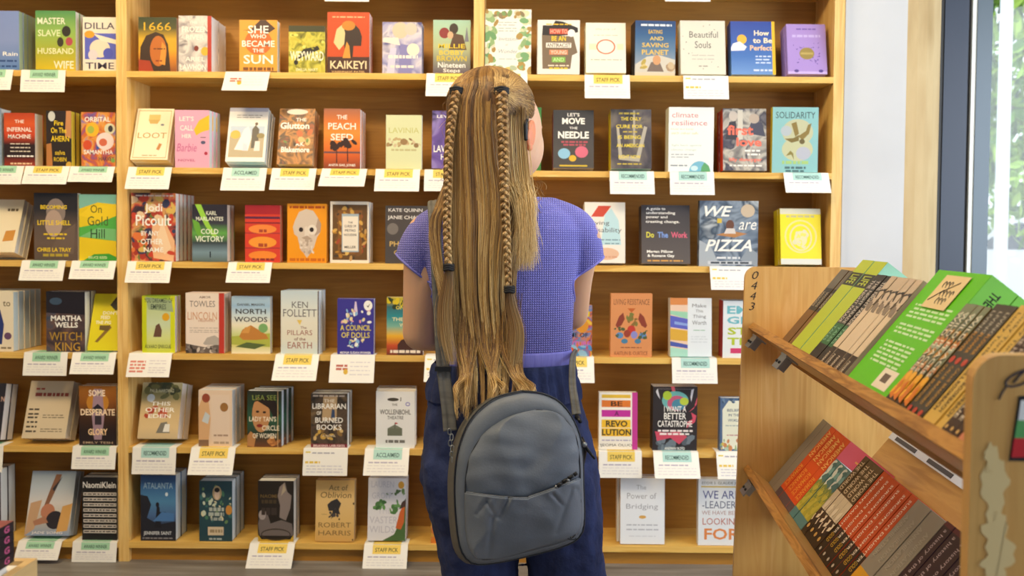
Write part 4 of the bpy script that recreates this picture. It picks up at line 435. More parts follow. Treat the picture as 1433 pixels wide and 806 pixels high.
# ---------------------------------------------------------------- shelf cards
paper_m = mat('#f7f4ec', 0.75, 0, 'white_card'); ncard = 0
HEAD = {'y': ('STAFF PICK', '#f3d264', '#55502f', 'yellow staff pick card'), 'g': ('AWARD WINNER', '#a9d8b4', '#2f5a40', 'green award winner card'), 't': ('RECOMMENDED', '#b4dcd4', '#33564f', 'teal recommended card'), 'a': ('ACCLAIMED', '#b4dcd0', '#33564f', 'teal acclaimed card')}
def card(row, xt0, xt1, yt, xb0, xb1, yb, kind, key, rel='below', ink='#bdb6c6', ref=None):
    """a paper card bent over the shelf edge: a tongue under the books, then the hanging face"""
    global ncard; ncard += 1
    yf = D - 0.004; a, b_ = W(xt0, yt, yf), W(xt1, yt, yf)
    zt = ZS[row] + 0.0012; wid = b_.x - a.x
    # distance at which the lower edge has the same width
    k = wid * FPX / max(20.0, abs(xb1 - xb0)); off = (CX - (xb0 + xb1) / 2) - (CX - (xt0 + xt1) / 2)
    side = (xt0 + xt1) / 2 - CX
    f = ((xb0 + xb1) / 2 - (xt0 + xt1) / 2) / side if abs(side) > 60 else 0.01
    f = min(0.03, max(0.002, f)); yl = yf * (1 - f)
    c, d_ = W(xb0, yb, yl), W(xb1, yb, yl)
    xm0, xm1 = a.x, b_.x; r = empty('shelf_card', ((xm0 + xm1) / 2, yf, zt)); o0 = Vector(r.location)
    q = MB(); th = 0.0006; pts = [(D + 0.055, zt), (yf + 0.004, zt), (yf - 0.001, zt - 0.0015)]
    zl = (c.z + d_.z) / 2; n = 6
    for i in range(1, n + 1):
        s = i / n; pts.append((yf - 0.001 + (yl - yf) * s, zt - 0.0015 + (zl - zt) * s))
    rings = []
    bay = next(bb for bb in BAYS if bb[0] - .06 < (xm0 + xm1) / 2 < bb[1] + .06)
    for j, (y, z) in enumerate(pts):
        xm0, xm1 = (max(a.x, bay[0] + .001), min(b_.x, bay[1] - .001)) if j < 2 else (a.x, b_.x)
        rings.append([(xm0 - o0.x, y - o0.y, z - o0.z), (xm1 - o0.x, y - o0.y, z - o0.z), (xm1 - o0.x, y - o0.y + th, z - o0.z - th * 0.5), (xm0 - o0.x, y - o0.y + th, z - o0.z - th * 0.5)])
    q.loft(rings, paper_m)
    def put(u, v, lift):
        s = (1 - v) * n; i = min(int(s), n - 1) ; t = s - i; p0, p1 = pts[2 + i], pts[3 + i]
        return (xm0 + u * (xm1 - xm0) - o0.x, p0[0] + (p1[0] - p0[0]) * t - lift - o0.y, p0[1] + (p1[1] - p0[1]) * t - o0.z)
    rnd = random.Random(ncard); art = []
    if kind in HEAD:
        s, cb, ct, hd = HEAD[kind]
        q.add([(xm0 + u * (xm1 - xm0) - o0.x, y - o0.y, zt + 0.0004 - o0.z) for u, y in ((.2, D + .054), (.84, D + .054), (.84, yf), (.2, yf))], [(0, 3, 2, 1)], mat(cb, .7, 0, 'printed_header'))
        art += [('r', .2, .62, .84, 1.0, cb), ('t', s, .52, .79, .52, .17, ct, .012)]
        art += LL(.1, .75, [.5], ink, .05) + LL(.08, .92, [.38, .27, .16], '#dedadb', .025)
    elif kind == 'w':
        hd = 'yellow printed card'; art += LL(.2, .7, [.85], '#b0aeb8', .05) + [('l', .05, .38, .5, .08, '#e6c44c'), ('l', .05, .16, .88, .05, '#e6d04c')] + LL(.08, .9, [.36, .25, .14], '#cfcdd6', .03)
    elif kind == 'r':
        hd = 'red printed card'; art += LL(.06, .42, [.66, .52, .38, .24], '#e08a78', .08) + LL(.5, .92, [.7, .58, .4, .3, .2], '#d8d0d4', .03)
    else:
        hd = 'white printed card'; art += LL(.14, .4, [.62, .5], '#c06a5c', .08) + [('e', .36, .4, .05, .1, '#d8b03c')] + LL(.45, .9, [.75, .6, .45, .3], '#d8d4da', .03)
    for ps, fs, col, k2 in art2d(art):
        base = len(q.v); q.add([put(u, v, 0.0006 + 0.0001 * k2) for u, v in ps], fs, mat(col, 0.7, 0, 'printed_ink'))
    q.build('card', r); r.children[0].name = 'paper'
    tag(r, ref or '%s %s the %s' % (hd, rel, DESC[key]), 'shelf card', 'cards hanging from the shelf edges')
card(0, 455, 517, -32, 455, 518, 1.5, 'w', 'c1e', 'hanging above')
card(0, 930, 993, -32, 931, 995, 1.5, 'w', 'r1e', 'hanging above')
card(1, -44, 19, 99, -50, 15, 125, 'g', 'l1a'); card(1, 30, 92, 98, 27, 91, 128, 'g', 'l1b')
card(2, -27, 34, 230, -32, 28, 257, 'g', 'l2b'); card(2, 36, 98, 230, 29, 93, 257, 'y', 'l2c'); card(2, 99, 161, 230, 94, 156, 254, 'g', 'l2d')
card(3, 31, 92, 361, 25, 88, 392, 'g', 'l3b'); card(3, 101, 163, 361, 95, 159, 390, 'g', 'l3c')
card(4, 34, 95, 490, 31, 93, 525, 'g', 'l4b'); card(4, 102, 163, 490, 96, 159, 523, 'g', 'l4c')
card(5, -58, 5, 621, -60, 2, 660, 'g', 'l5a'); card(5, 102, 163, 621, 99, 161, 656, 'g', 'l5c')
card(6, 26, 87, 751, 20, 79, 783, 'g', 'l6b'); card(6, 102, 164, 752, 99, 163, 786, 'g', 'l6c')
card(1, 316, 378, 101, 310, 373, 126, 'p', 'c1c'); card(1, 597, 657, 101, 596, 656, 134, 'y', 'c1g')
card(2, 180, 241, 236, 174, 236, 264, 'y', 'c2a'); card(2, 313, 374, 236, 307, 371, 266, 'a', 'c2c'); card(2, 381, 443, 237, 376, 440, 265, 'y', 'c2d')
card(2, 451, 514, 237, 446, 509, 260, 'y', 'c2e'); card(2, 526, 588, 237, 523, 587, 267, 'y', 'c2f'); card(2, 594, 655, 237, 593, 655, 267, 'y', 'c2g')
card(3, 179, 241, 367, 174, 237, 395, 'y', 'c3a'); card(3, 320, 381, 368, 315, 378, 395, 'y', 'c3b')
card(4, 181, 241, 496, 175, 237, 527, 'r', 'c4a'); card(4, 386, 447, 498, 380, 442, 532, 'y', 'c4d'); card(4, 463, 525, 499, 460, 523, 535, 'p', 'c4e'); card(4, 595, 656, 500, 593, 655, 534, 'w', 'c4f', 'right of')
card(5, 186, 247, 626, 183, 246, 663, 't', 'c5a'); card(5, 268, 330, 626, 262, 325, 664, 'y', 'c5b'); card(5, 425, 487, 629, 423, 486, 665, 'w', 'c5d'); card(5, 511, 573, 629, 508, 571, 665, 'a', 'c5e')
card(6, 350, 413, 757, 344, 407, 795, 'y', 'c6c'); card(6, 510, 571, 759, 506, 570, 796, 'y', 'c6e')
card(1, 677, 738, 104, 677, 738, 132, 'y', 'r1a'); card(1, 818, 881, 106, 819, 882, 137, 'y', 'r1c'); card(1, 956, 1019, 107, 957, 1021, 138, 'w', 'r1e')
card(2, 853, 915, 240, 854, 917, 271, 't', 'r2c'); card(2, 937, 999, 241, 938, 1001, 272, 't', 'r2d'); card(2, 1096, 1159, 242, 1100, 1164, 269, 't', 'r2f')
card(3, 993, 1054, 374, 996, 1057, 405, 'w', 'r3c')
card(4, 770, 831, 501, 771, 832, 535, 'y', 'r4a'); card(4, 940, 1003, 502, 941, 1005, 536, 't', 'r4c')
card(5, 838, 898, 630, 838, 899, 668, 'y', 'r5a'); card(5, 914, 977, 631, 917, 981, 669, 't', 'r5b'); card(5, 1002, 1062, 632, 1005, 1066, 670, 'w', 'r5c')
# ---------------------------------------------------------------- wooden book cart
cart_z = wood('cart_birch', ['#c8964e', '#d8aa62', '#d09e56', '#e0b674'], 'z', 0.4); cart_y = wood('cart_edge', ['#a8742f', '#c8924a', '#94622a', '#d4a55c'], 'y', 0.45, 2.0)
cart_in = wood('cart_shelf', ['#a87840', '#c09050', '#b58446', '#cda062'], 'y', 0.4)
steel_m = mat('#8f959c', 0.35, 0.8, 'steel'); black_m = mat('#1b1b1d', 0.5, 0, 'black_paint'); rubber_m = mat('#2a2a2a', 0.8, 0, 'rubber')
AX = Vector((0.103, 1, 0)).normalized(); RX = Vector((AX.y, -AX.x, 0)); ZZ = Vector((0, 0, 1))
EU = (RX * 0.62 + ZZ * 0.785).normalized(); EW = (RX * 0.785 - ZZ * 0.62).normalized()
CROT = Matrix((EW, AX, EU)).transposed()
FAR = 2.2; NEAR = 0.86
LIP = [W(1055, 455, FAR), W(1048, 653, FAR)]; LIP.append(LIP[1] + (LIP[1] - LIP[0]) + Vector((0.006, 0, 0)))
def lip(k, depth): return LIP[k] + AX * ((depth - FAR) / AX.y)
cart = empty('book_cart', (0.72, 1.5, 0)); tag(cart, 'wooden book cart with slanted shelves, handwritten number on its far end panel', 'book cart')
CO = Vector(cart.location)
def cpart(name, mb, parent=None, smooth=False):
    o = mb.build(name, cart if parent is None else parent, smooth)
    if parent is None: o.data.transform(Matrix.Translation(-CO))
    return o
def rrect(x0, x1, z0, z1, r, n=6):
    ps = [(x0, z0), (x1, z0)]
    for cx_, cz, a0 in ((x1 - r, z1 - r, 0), (x0 + r, z1 - r, PI / 2)):
        ps += [(cx_ + r * math.cos(a0 + PI / 2 * i / n), cz + r * math.sin(a0 + PI / 2 * i / n)) for i in range(n + 1)]
    return ps
def panel(depth, xl_t, xl_b, width, ztop, name):
    ps = rrect(0, width, 0.10, ztop, 0.03); q = MB(); sl = (xl_t - xl_b) / (ztop - 0.1)
    pts = [Vector((xl_b + (z - 0.1) * sl * max(0, 1 - x / width) + x, depth, z)) for x, z in ps]
    q.prism(pts, Vector((0.003, 0.02, 0)), cart_z); o = cpart(name, q); return o
pf0 = W(1043, 380, FAR); far_top = W(1150, 374, FAR).z
far_panel = panel(FAR, pf0.x, W(1026, 806, FAR).x - 0.004, 0.415, far_top, 'end_panel')
pn0 = W(1362, 520, NEAR)
near_panel = panel(NEAR, pn0.x, W(1350, 806, NEAR).x, 0.415, W(1420, 497, NEAR).z, 'end_panel')
# painted number down the far panel, loop mark and sticker on the near panel
q = MB()
for i, ch in enumerate('0443'):
    vs, fs = glyphs(ch, -0.01, 0.25); c = W(1057 - i * 1.6, 385 + i * 14.5, FAR)
    q.add([(c.x + a * 0.016, FAR - 0.0008, c.z + b_ * 0.02) for a, b_ in vs], fs, black_m)
o = cpart('painted_number', q); o['label'] = 'black handwritten number'
q = MB(); ink = mat('#2c2a3a', 0.6, 0, 'pen_ink')
loop = [W(1428 + 21 * math.cos(t) * 0.9 - 9 * math.sin(t), 529 + 12 * -math.cos(t) * 0.9 - 5 * math.sin(t), NEAR - 0.001) for t in [2 * PI * i / 28 for i in range(29)]]
q.tube(loop, 0.0011, ink, 6); q.tube([W(x, y, NEAR - 0.001) for x, y in ((1408, 541), (1402, 550), (1398, 559))], 0.0009, ink, 6); q.tube([W(x, y, NEAR - 0.001) for x, y in ((1418, 536), (1426, 526), (1433, 520))], 0.0011, ink, 6)
cpart('pen_mark', q)
q = MB()
def quad(pts, col, d): q.prism([W(x, y, d) for x, y in pts], (0, 0.0006, 0), mat(col, 0.4, 0, 'sticker_vinyl'))
quad([(1412, 645), (1426, 554), (1560, 556), (1556, 648)], '#17191f', NEAR - 0.0012)
for (y0, y1, xl, c) in ((560, 588, 1429, '#e9edf0'), (588, 613, 1424, '#5aa860'), (613, 640, 1419.5, '#c8202a')):
    quad([(xl - 4, y1), (xl, y0), (1548, y0 + 1), (1546, y1 + 1)], c, NEAR - 0.0022)
o = cpart('flag_sticker', q, near_panel); o.data.transform(Matrix.Translation(-CO)); o['label'] = 'dark framed sticker of white, green and red stripes'
q = MB(); pm = mat('#e0c890', 0.7, 0, 'filler')
for k_, (x, y, rx_, ry_) in enumerate(((1392, 690, 16, 62), (1396, 770, 20, 50), (1386, 640, 7, 20))):
    q.prism([W(x + rx_ * math.cos(t) * (1 + .3 * math.sin(5 * t + x) + .2 * math.sin(13 * t + y)), y + ry_ * math.sin(t) * (1 + .1 * math.sin(7 * t) + .06 * math.sin(17 * t)), NEAR - 0.0006 - 0.0003 * k_) for t in [2 * PI * i / 60 for i in range(60)]], (0, 0.0003, 0), pm)
o = cpart('filler_patch', q, near_panel); o.data.transform(Matrix.Translation(-CO)); o['label'] = 'pale filler smear'
def board(name, k, w0, w1, u0, u1, d0, d1, m):
    q = MB(); b0 = lip(k, d0); L_ = (d1 - d0) / AX.y
    c = [b0 + EW * a + EU * b_ for a, b_ in ((w0, u0), (w1, u0), (w1, u1), (w0, u1))]
    q.prism(c, AX * L_, m); return cpart(name, q)
DN, DF = NEAR + 0.022, FAR - 0.001
WD = (0.130, 0.19, 0.19)
for k in range(3):
    board('slanted_shelf', k, 0.0046, WD[k], -0.012, 0, DN, DF, cart_z)
    q_ = board('shelf_lip', k, -0.006, 0.0045, -0.014, 0.004 if k == 0 else 0.003, DN, DF, cart_y)
board('back_board', 0, WD[0] + .0005, WD[0] + .012, -0.018, 0.13, DN, DF, cart_in)
o = board('back_board', 1, 0.1905, 0.202, 0.001, 0.298, DN, 2.13, cart_in)
white_trim = mat('#dfe3e8', 0.4, 0, 'white_trim')
for k_, (d0, d1) in enumerate(((DN, 2.12),)): board('label_rail', 1, 0.1845, 0.1895, 0.280, 0.298, d0, d1, white_trim)
for d0 in (2.08, 1.88, 1.68, 1.48, 1.28, 1.08):
    q = MB(); b0 = lip(1, d0); c = [b0 + EW * a + EU * b_ for a, b_ in ((0.1832, 0.284), (0.1843, 0.284), (0.1843, 0.294), (0.1832, 0.294))]; q.prism(c, AX * -0.13, mat('#3a4250', 0.4, 0, 'dark_insert')); cpart('rail_insert', q)
for k, d0 in ((0, 2.14), (0, 1.80), (1, 2.14)):
    q = MB(); b0 = lip(k, d0)
    c = [b0 + EW * a + EU * b_ for a, b_ in ((0.002, -0.019), (0.03, -0.019), (0.03, -0.052), (0.002, -0.052))]; q.prism(c, AX * -0.004, steel_m)
    c = [b0 + EW * a + EU * b_ for a, b_ in ((0.0, -0.0195), (0.03, -0.0195), (0.03, -0.023), (0.0, -0.023))]; q.prism(c, AX * -0.05, steel_m)
    c = [b0 + EW * a + EU * b_ for a, b_ in ((0.002, -0.023), (0.005, -0.023), (0.005, -0.055), (0.002, -0.055))]; q.prism(c, AX * -0.05, steel_m)
    for s_ in (-0.012, -0.036): q.ball(b0 + EW * 0.001 + EU * -0.04 + AX * s_, 0.0035, black_m, None, 8, 6)
    cpart('bracket', q)
for x, d in ((0.06, FAR - 0.03), (0.34, FAR - 0.03), (0.06, NEAR + 0.05), (0.34, NEAR + 0.05)):
    q = MB(); bx = (pf0.x if d > 1.5 else pn0.x) + x
    q.tube([(bx - 0.014, d, 0.045), (bx + 0.014, d, 0.045)], 0.045, rubber_m, 20); q.box((bx - 0.02, d - 0.012, 0.045), (bx - 0.015, d + 0.012, 0.10), steel_m); q.box((bx + 0.015, d - 0.012, 0.045), (bx + 0.02, d + 0.012, 0.10), steel_m); q.box((bx - 0.02, d - 0.02, 0.092), (bx + 0.02, d + 0.02, 0.10), steel_m)
    cpart('caster', q)
# -- books standing on the cart, spines up
def spine_art(q, w_, h, t, items):
    x = -w_ / 2
    for k, it in enumerate(items):
        xx = x - 0.0002 * (k + 1)
        if it[0] == 'b': _, v0, v1, col = it; q.add([(xx, 0.0005, v0 * h), (xx, t - 0.0005, v0 * h), (xx, t - 0.0005, v1 * h), (xx, 0.0005, v1 * h)], [(0, 3, 2, 1)], mat(col, 0.45, 0, 'printed_ink'))
        elif it[0] == 't':
            _, s, v, ln, sz, col = it[:6]; vs, fs = glyphs(s, it[6] if len(it) > 6 else 0.01)
            q.add([(xx, t * (0.5 - b_ * sz), h * (v - a * ln)) for a, b_ in vs], fs, mat(col, 0.45, 0, 'printed_ink'))
        elif it[0] == 'd': _, v, sz, col = it; n = 10; q.add([(xx, t * 0.5 - sz * t * math.cos(2 * PI * i / n), v * h + sz * t * math.sin(2 * PI * i / n)) for i in range(n)], [tuple(range(n))], mat(col, 0.45, 0, 'printed_ink'))
        elif it[0] == 's':
            _, v0, v1, n, sz, cols, seed = it; rnd = random.Random(seed)
            for i in range(n):
                cy, cz, a = rnd.uniform(.15, .85) * t, rnd.uniform(v0, v1) * h, rnd.uniform(0, PI); e = sz * t
                q.add([(xx - 0.00001 * i, min(t - .0004, max(.0004, cy + e * math.cos(a + j * PI / 3) * (1 if j % 3 else 1.6))), min(h, max(0, cz + e * math.sin(a + j * PI / 3) * (1 if j % 3 else 1.6)))) for j in range(6)], [(0, 1, 2, 3, 4, 5)], mat(cols[i % len(cols)], 0.45, 0, 'printed_ink'))
ORDN = ['first', 'second', 'third', 'fourth', 'fifth', 'sixth', 'seventh', 'eighth']
def cart_books(k, d0, d1, n, h, desc, base, sp, spine=None, front=(), width=0.117, w0=0.008, page='#f0ece2', hard=False, side='far end'):
    global nbooks
    t = (d0 - d1) / n / AX.y - 0.0006
    cover, pages = book_meshes(width, h, t, base, list(front), spine, hard, page)
    q = MB(); q.v = [tuple(v.co) for v in cover.vertices]; q.ms = list(cover.materials)
    for p in cover.polygons: q.f.append(tuple(p.vertices)); q.fm.append(p.material_index)
    spine_art(q, width, h, t, sp); cover = q.mesh('cover')
    for i in range(n):
        p = lip(k, d0 - (d0 - d1) * (i + 1) / n) + EW * (w0 + width / 2 + random.uniform(-.0012, .0012)) + EU * 0.0006
        r = empty('book', p, CROT.to_euler()); nbooks += 1
        lab = desc if n == 1 else '%s of the %s, from far end' % (ORDN[i], desc)
        tag(r, lab, 'book', 'spines on the %s shelf of the book cart' % ('upper' if k == 0 else 'lower' if k == 1 else 'lowest'))
        obj('cover', cover, r); obj('pages', pages, r)
cart_books(0, 1.90, 1.81, 3, .205, 'brown and dark grey spines on the upper shelf', '#6a4a24', [('b', .45, .75, '#2e2822'), ('b', .75, 1, '#6a6254'), ('b', 0, .45, '#7a5220'), ('t', 'WOODS', .6, .2, .5, '#c8b89a')], w0=.008)
cart_books(0, 1.81, 1.655, 2, .235, 'fat lime green spines on the upper shelf', '#8fd0b4', [('b', 0, 1, '#b7c832'), ('b', .72, .86, '#33332c'), ('t', 'LIFE', .79, .1, .6, '#b7c832')], spine='#b7c832', front=[('r', .0, .0, 1, 1, '#9ad2ba')])
cart_books(0, 1.655, 1.57, 3, .205, 'black spines with white lettering and green foot, upper shelf', '#241f1c', [('b', .18, .42, '#2f6a40'), ('b', 0, .12, '#2a2420'), ('t', 'THE NIGHT PARADE', .68, .5, .6, '#d8cfc4'), ('t', 'TALES', .3, .18, .5, '#8fc0a0')])
cart_books(0, 1.57, 1.418, 5, .205, 'cream spines with dark scrolls, upper shelf', '#cdb79a', [('b', 0, .2, '#3a2c24'), ('b', .68, .8, '#4a3a2c'), ('b', .2, .68, '#dcc6a8'), ('b', .78, 1, '#c8b39a'), ('s', .66, .82, 8, .35, ['#2a2420', '#cdb8a0', '#8a7a6a'], 5), ('t', 'rooted', .08, .12, .5, '#d8c8b0')])
# two thick green volumes lying face out, spines towards the near end
GR = Matrix((-AX, EW, EU)).transposed()
def green_volume(idx, wd, gh, gt, label):
    global nbooks; nbooks += 1
    art = [('l', .12, .88, .70 - i * .033, .016, '#cfeec0') for i in range(4)] + [('l', .12, .88, .53 - i * .033, .016, '#cfeec0') for i in range(3)] + [('l', .2, .85, .38 - i * .033, .016, '#cfeec0') for i in range(6)] + [('r', .1, .05, .42, .2, '#efe4d0'), ('r', .2, .1, .34, .165, '#6a5a50')]
    if idx: art = []
    cover, pages = book_meshes(wd, gh, gt, '#62c80e', art, None, False)
    q = MB(); q.v = [tuple(v.co) for v in cover.vertices]; q.ms = list(cover.materials)
    for p in cover.polygons: q.f.append(tuple(p.vertices)); q.fm.append(p.material_index)
    q.v = [(-v[0], v[1], v[2]) for v in q.v]; q.f = [tuple(reversed(f)) for f in q.f]; pages.transform(Matrix.Diagonal((-1, 1, 1, 1))); pages.flip_normals()
    q.add([(wd / 2 + .0002, .0005, 0), (wd / 2 + .0002, gt, 0), (wd / 2 + .0002, gt, gh), (wd / 2 + .0002, .0005, gh)], [(0, 1, 2, 3)], mat('#86dc5c', .45, 0, 'printed_ink'))
    vs, fs = glyphs('THE PRINCIPLES OF PSYCHOLOGY', 0.02); q.add([(wd / 2 + .0004, gt * (.5 + b_ * .3), gh * (.5 - a * .86)) for a, b_ in vs], fs, black_m)
    cover = q.mesh('cover')
    p = lip(0, 1.41) + EW * (0.012 + idx * (gt + .001)) + EU * .0006
    return cover, pages, p, label
gw, gh, gt = 0.19, 0.232, 0.045
for idx in range(2):
    # book-local x runs away from the camera so the cover text reads from the shelf's front
    cover, pages, p, lab = green_volume(idx, gw, gh, gt, ('bright green thick book lying face out with sticky note', 'second bright green volume, behind the one with the sticky note')[idx])
    R3 = Matrix((-AX, EW, EU)).transposed()
    r = empty('book', p - AX * (gw / 2), R3.to_euler()); tag(r, lab, 'book', 'green volumes on the upper shelf')
    m_ = Matrix.Diagonal((-1, 1, 1, 1)) if False else None
    obj('cover', cover, r); obj('pages', pages, r)
    if idx == 0: green_root = r
note = empty('sticky_note', (green_root.matrix_basis @ Vector((0.0, -0.0022, gh * .83)))); note.rotation_euler = green_root.rotation_euler
q = MB(); q.box((-.042, 0, -.033), (.048, .0004, .03), mat('#e8cf9c', .8, 0, 'note_paper'))
rnd = random.Random(4)
for x0_, z0_, n_ in ((-.02, .012, 3), (-.005, -.004, 4), (.0, -.018, 3)):
    for j in range(n_): q.tube([(x0_ + j * .012 + .004 * math.cos(t), -.0006, z0_ + .006 * math.sin(t)) for t in [i * .9 for i in range(6)]], .0005, ink, 4)
q.tube([(-.035, -.0006, -.02), (-.01, -.0006, -.002), (.03, -.0006, .018)], .0006, ink, 4)
q.build('paper', note); tag(note, 'tan sticky note with scribbled handwriting on the green book', 'sticky note')
cart_books(0, 1.214, 1.135, 4, .178, 'orange and teal patterned spines on the upper shelf', '#8a6a30', [('b', 0, .12, '#3a2a1c'), ('b', .1, .3, '#e09a20'), ('b', .3, 1, '#7d8468'), ('s', .3, .98, 22, .28, ['#c88a38', '#4a4a38', '#a8b098', '#c8702c', '#5f6a5a'], 7), ('s', .08, .3, 8, .3, ['#f0b030', '#d87820'], 8), ('t', 'WILD PLACES', .62, .6, .6, '#e6dcc4')], page='#d8cbb0')
cart_books(0, 1.135, 1.075, 3, .186, 'charcoal spines with gold and red marks, upper shelf', '#3f3a30', [('t', 'LIVING', .84, .2, .42, '#c0b8a4'), ('t', 'FLOWER', .66, .18, .42, '#d89a34'), ('d', .5, .3, '#c0402a'), ('t', 'CALLIE BRADFORD', .28, .34, .38, '#c8963c'), ('d', .05, .26, '#c0402a')])
cart_books(0, 1.075, 1.012, 3, .19, 'mustard yellow spines with brown lettering, upper shelf', '#d8b256', [('t', 'Lucky Turtle', .76, .36, .5, '#4a3820'), ('d', .54, .24, '#a07c30'), ('t', 'BILL', .42, .1, .4, '#5a4626'), ('t', 'ROORBACH', .24, .24, .46, '#4a3820')])
cart_books(0, 1.012, .965, 3, .19, 'dark brown spines with rust edges, upper shelf', '#3a221a', [('b', 0, 1, '#3a221a'), ('t', 'THE HIGH HALF', .6, .46, .55, '#d8c8b8'), ('t', 'BLUE', .22, .18, .5, '#e8d8c0'), ('d', .06, .2, '#d8b06a')])
cart_books(0, .965, .945, 1, .185, 'salmon pink spine before the near cart panel', '#cf8262', [])
cart_books(0, .945, .912, 2, .185, 'pale green spines beside the near cart panel', '#c8cfa0', [('t', 'A FIELD GUIDE', .5, .7, .5, '#5a6a40')])
s1 = 0.062
cart_books(1, 2.195, 2.11, 2, .215, 'plain grey spines on the lower shelf', '#8f887c', [], w0=s1, width=.125)
cart_books(1, 2.11, 1.95, 4, .215, 'bright orange spines with yellow lettering, lower shelf', '#c8323c', [('b', 0, 1, '#dd5220'), ('b', 0, .1, '#5a4a54'), ('t', 'AMERICAN', .76, .36, .6, '#f0c070'), ('t', 'ROMANCE', .3, .3, .6, '#f0a040')], spine='#dd5220', front=[('r', 0, .5, 1, 1, '#d85a60'), T('R', .12, .2, .16, .1, '#e8d8d0', .03), ('l', .3, .9, .86, .02, '#e8a050')], w0=s1, width=.125)
cart_books(1, 1.95, 1.835, 3, .165, 'teal and olive patterned spines, lower shelf', '#5a8a8c', [('b', .14, .66, '#a3a33f'), ('s', .14, .66, 22, .22, ['#c0b848', '#7f8f4a', '#b0a83a'], 3), ('s', .68, .98, 12, .25, ['#7ab0b4', '#4a7a80', '#d8e0dc'], 4), ('b', 0, .14, '#4f8490')], w0=s1, width=.125)
cart_books(1, 1.835, 1.72, 4, .212, 'brown and cream spines with dark foot, lower shelf', '#57452f', [('b', .32, .56, '#cdbfa8'), ('b', 0, .32, '#2c2018'), ('b', .56, 1, '#5c4a34'), ('t', 'THE WORLD', .76, .36, .6, '#d8c8a8'), ('s', .2, .4, 10, .3, ['#e0d4c0', '#3a2a20'], 9), ('d', .1, .2, '#c8a05a')], w0=s1, width=.125)
cart_books(1, 1.72, 1.535, 6, .212, 'rust red and black spines with white lettering, lower shelf', '#b8401c', [('b', 0, .34, '#231812'), ('b', .34, 1, '#c04a1c'), ('t', "SURGEON'S DAUGHTER", .6, .7, .3, '#eadfd0'), ('t', 'GOLD', .2, .1, .5, '#c8a030'), ('d', .06, .14, '#b8b0a8')], w0=s1, width=.125)
cart_books(1, 1.535, 1.41, 4, .212, 'grey spines with yellow band at the foot, lower shelf', '#8d877d', [('b', .12, .26, '#d89f1c'), ('b', .05, .12, '#d8c8b0'), ('b', 0, .05, '#4a382e'), ('t', 'ANNIHILATION', .62, .44, .4, '#a49e94')], w0=s1, width=.125)
cart_books(1, 1.41, 1.15, 8, .215, 'dark purple spines with thin white lettering, lower shelf', '#2c1626', [('t', 'a history of the island', .64, .6, .42, '#c8b8c0', .0), ('s', .0, .25, 10, .3, ['#8a7a3a', '#5a3a4a'], 6), ('b', .96, 1, '#5a2430')], w0=s1, width=.125, front=[('r', 0, 0, 1, 1, '#1c1c4a')])
cart_books(2, 2.15, 1.98, 5, .215, 'black spines with small white dots, lowest cart shelf', '#1c1a1e', [('s', .1, .98, 26, .12, ['#c8c4c0'], 2)], w0=.06, width=.125)
# ---------------------------------------------------------------- display table, lower left
tc_ = W(52, 781, 1.2); tz = tc_.z
tb = empty('display_table', (tc_.x - 0.4, 0.9, 0)); tag(tb, 'pale wooden display table corner at the bottom left', 'table'); to = Vector(tb.location)
def tpart(name, a, b_, m): q = MB(); q.box(Vector(a) - to, Vector(b_) - to, m); return q.build(name, tb)
tw = wood('table_wood', ['#c8a468', '#dcbc84', '#d2b078'], 'y', 0.4)
tpart('table_top', (tc_.x - 0.8, 0.5, tz - 0.03), (tc_.x - 0.0122, 1.188, tz - 0.006), mat('#efeee8', .5, 0, 'white_laminate'))
tpart('edge_strip', (tc_.x - 0.012, 0.5, tz - 0.075), (tc_.x, 1.2, tz), tw); tpart('edge_strip', (tc_.x - 0.8, 1.1885, tz - 0.075), (tc_.x - 0.0125, 1.2, tz), tw)
for x in (tc_.x - 0.77, tc_.x - 0.06):
    for y in (0.53, 1.13): tpart('leg', (x, y, 0), (x + 0.045, y + 0.045, tz - 0.031), tw)
top = tz - 0.006
bx1 = W(21, 783, 1.17).x
pk = mat('#c85a88', .5, 0, 'printed_ink')
names = ('lowest', 'second', 'third', 'topmost')
q = MB(); q.box((-0.06, -0.12, 0), (0.037, 0.1, 0.012), mat('#eceae6', .6, 0, 'printed_cover'))
r = empty('catalogue', (bx1 - 0.04, 1.055, top + 0.0005)); q.build('cover', r); tag(r, 'white booklet lying under the black book stack on the table', 'booklet')
zb = top + 0.013; th = (W(21, 728, 1.17).z - zb) / 4
for i in range(4):
    wd, hh = 0.135, 0.2
    cov, pag = book_meshes(wd, hh, th - .0006, '#2a2024', [], '#201c24', False, '#d8d0c8')
    q = MB(); q.v = [tuple(v.co) for v in cov.vertices]; q.ms = list(cov.materials)
    for p in cov.polygons: q.f.append(tuple(p.vertices)); q.fm.append(p.material_index)
    t = th - .0006
    if i == 3: q.add([(-wd / 2, -.0003, 0), (wd / 2, -.0003, 0), (wd / 2, -.0003, hh), (-wd / 2, -.0003, hh)], [(0, 1, 2, 3)], mat('#8a4a48', .5, 0, 'printed_ink')); q.ball((-.01, -.0006, hh * .9), (.016, .0004, .01), mat('#efe0d8'), None, 10, 6)
    for v in (.085, .42, .8):
        vs, fs = glyphs('G', .03); q.add([(-wd / 2 - .0003, t * (.5 - b_ * .66), hh * v - a * .012) for a, b_ in vs], fs, pk)
    cov = q.mesh('cover')
    # flat on the table: front cover up, spine on +x
    Rm = Matrix((Vector((-1, 0, 0)), Vector((0, 0, -1)), Vector((0, -1, 0)))).transposed()
    r = empty('book', (bx1 - wd / 2, 1.17 - 0.002 + 0, zb + (i + 1) * th), Rm.to_euler()); nbooks += 1
    tag(r, '%s black book with pink logos in the stack on the table' % names[i], 'book', 'black books with pink logos on the table'); obj('cover', cov, r); obj('pages', pag, r)
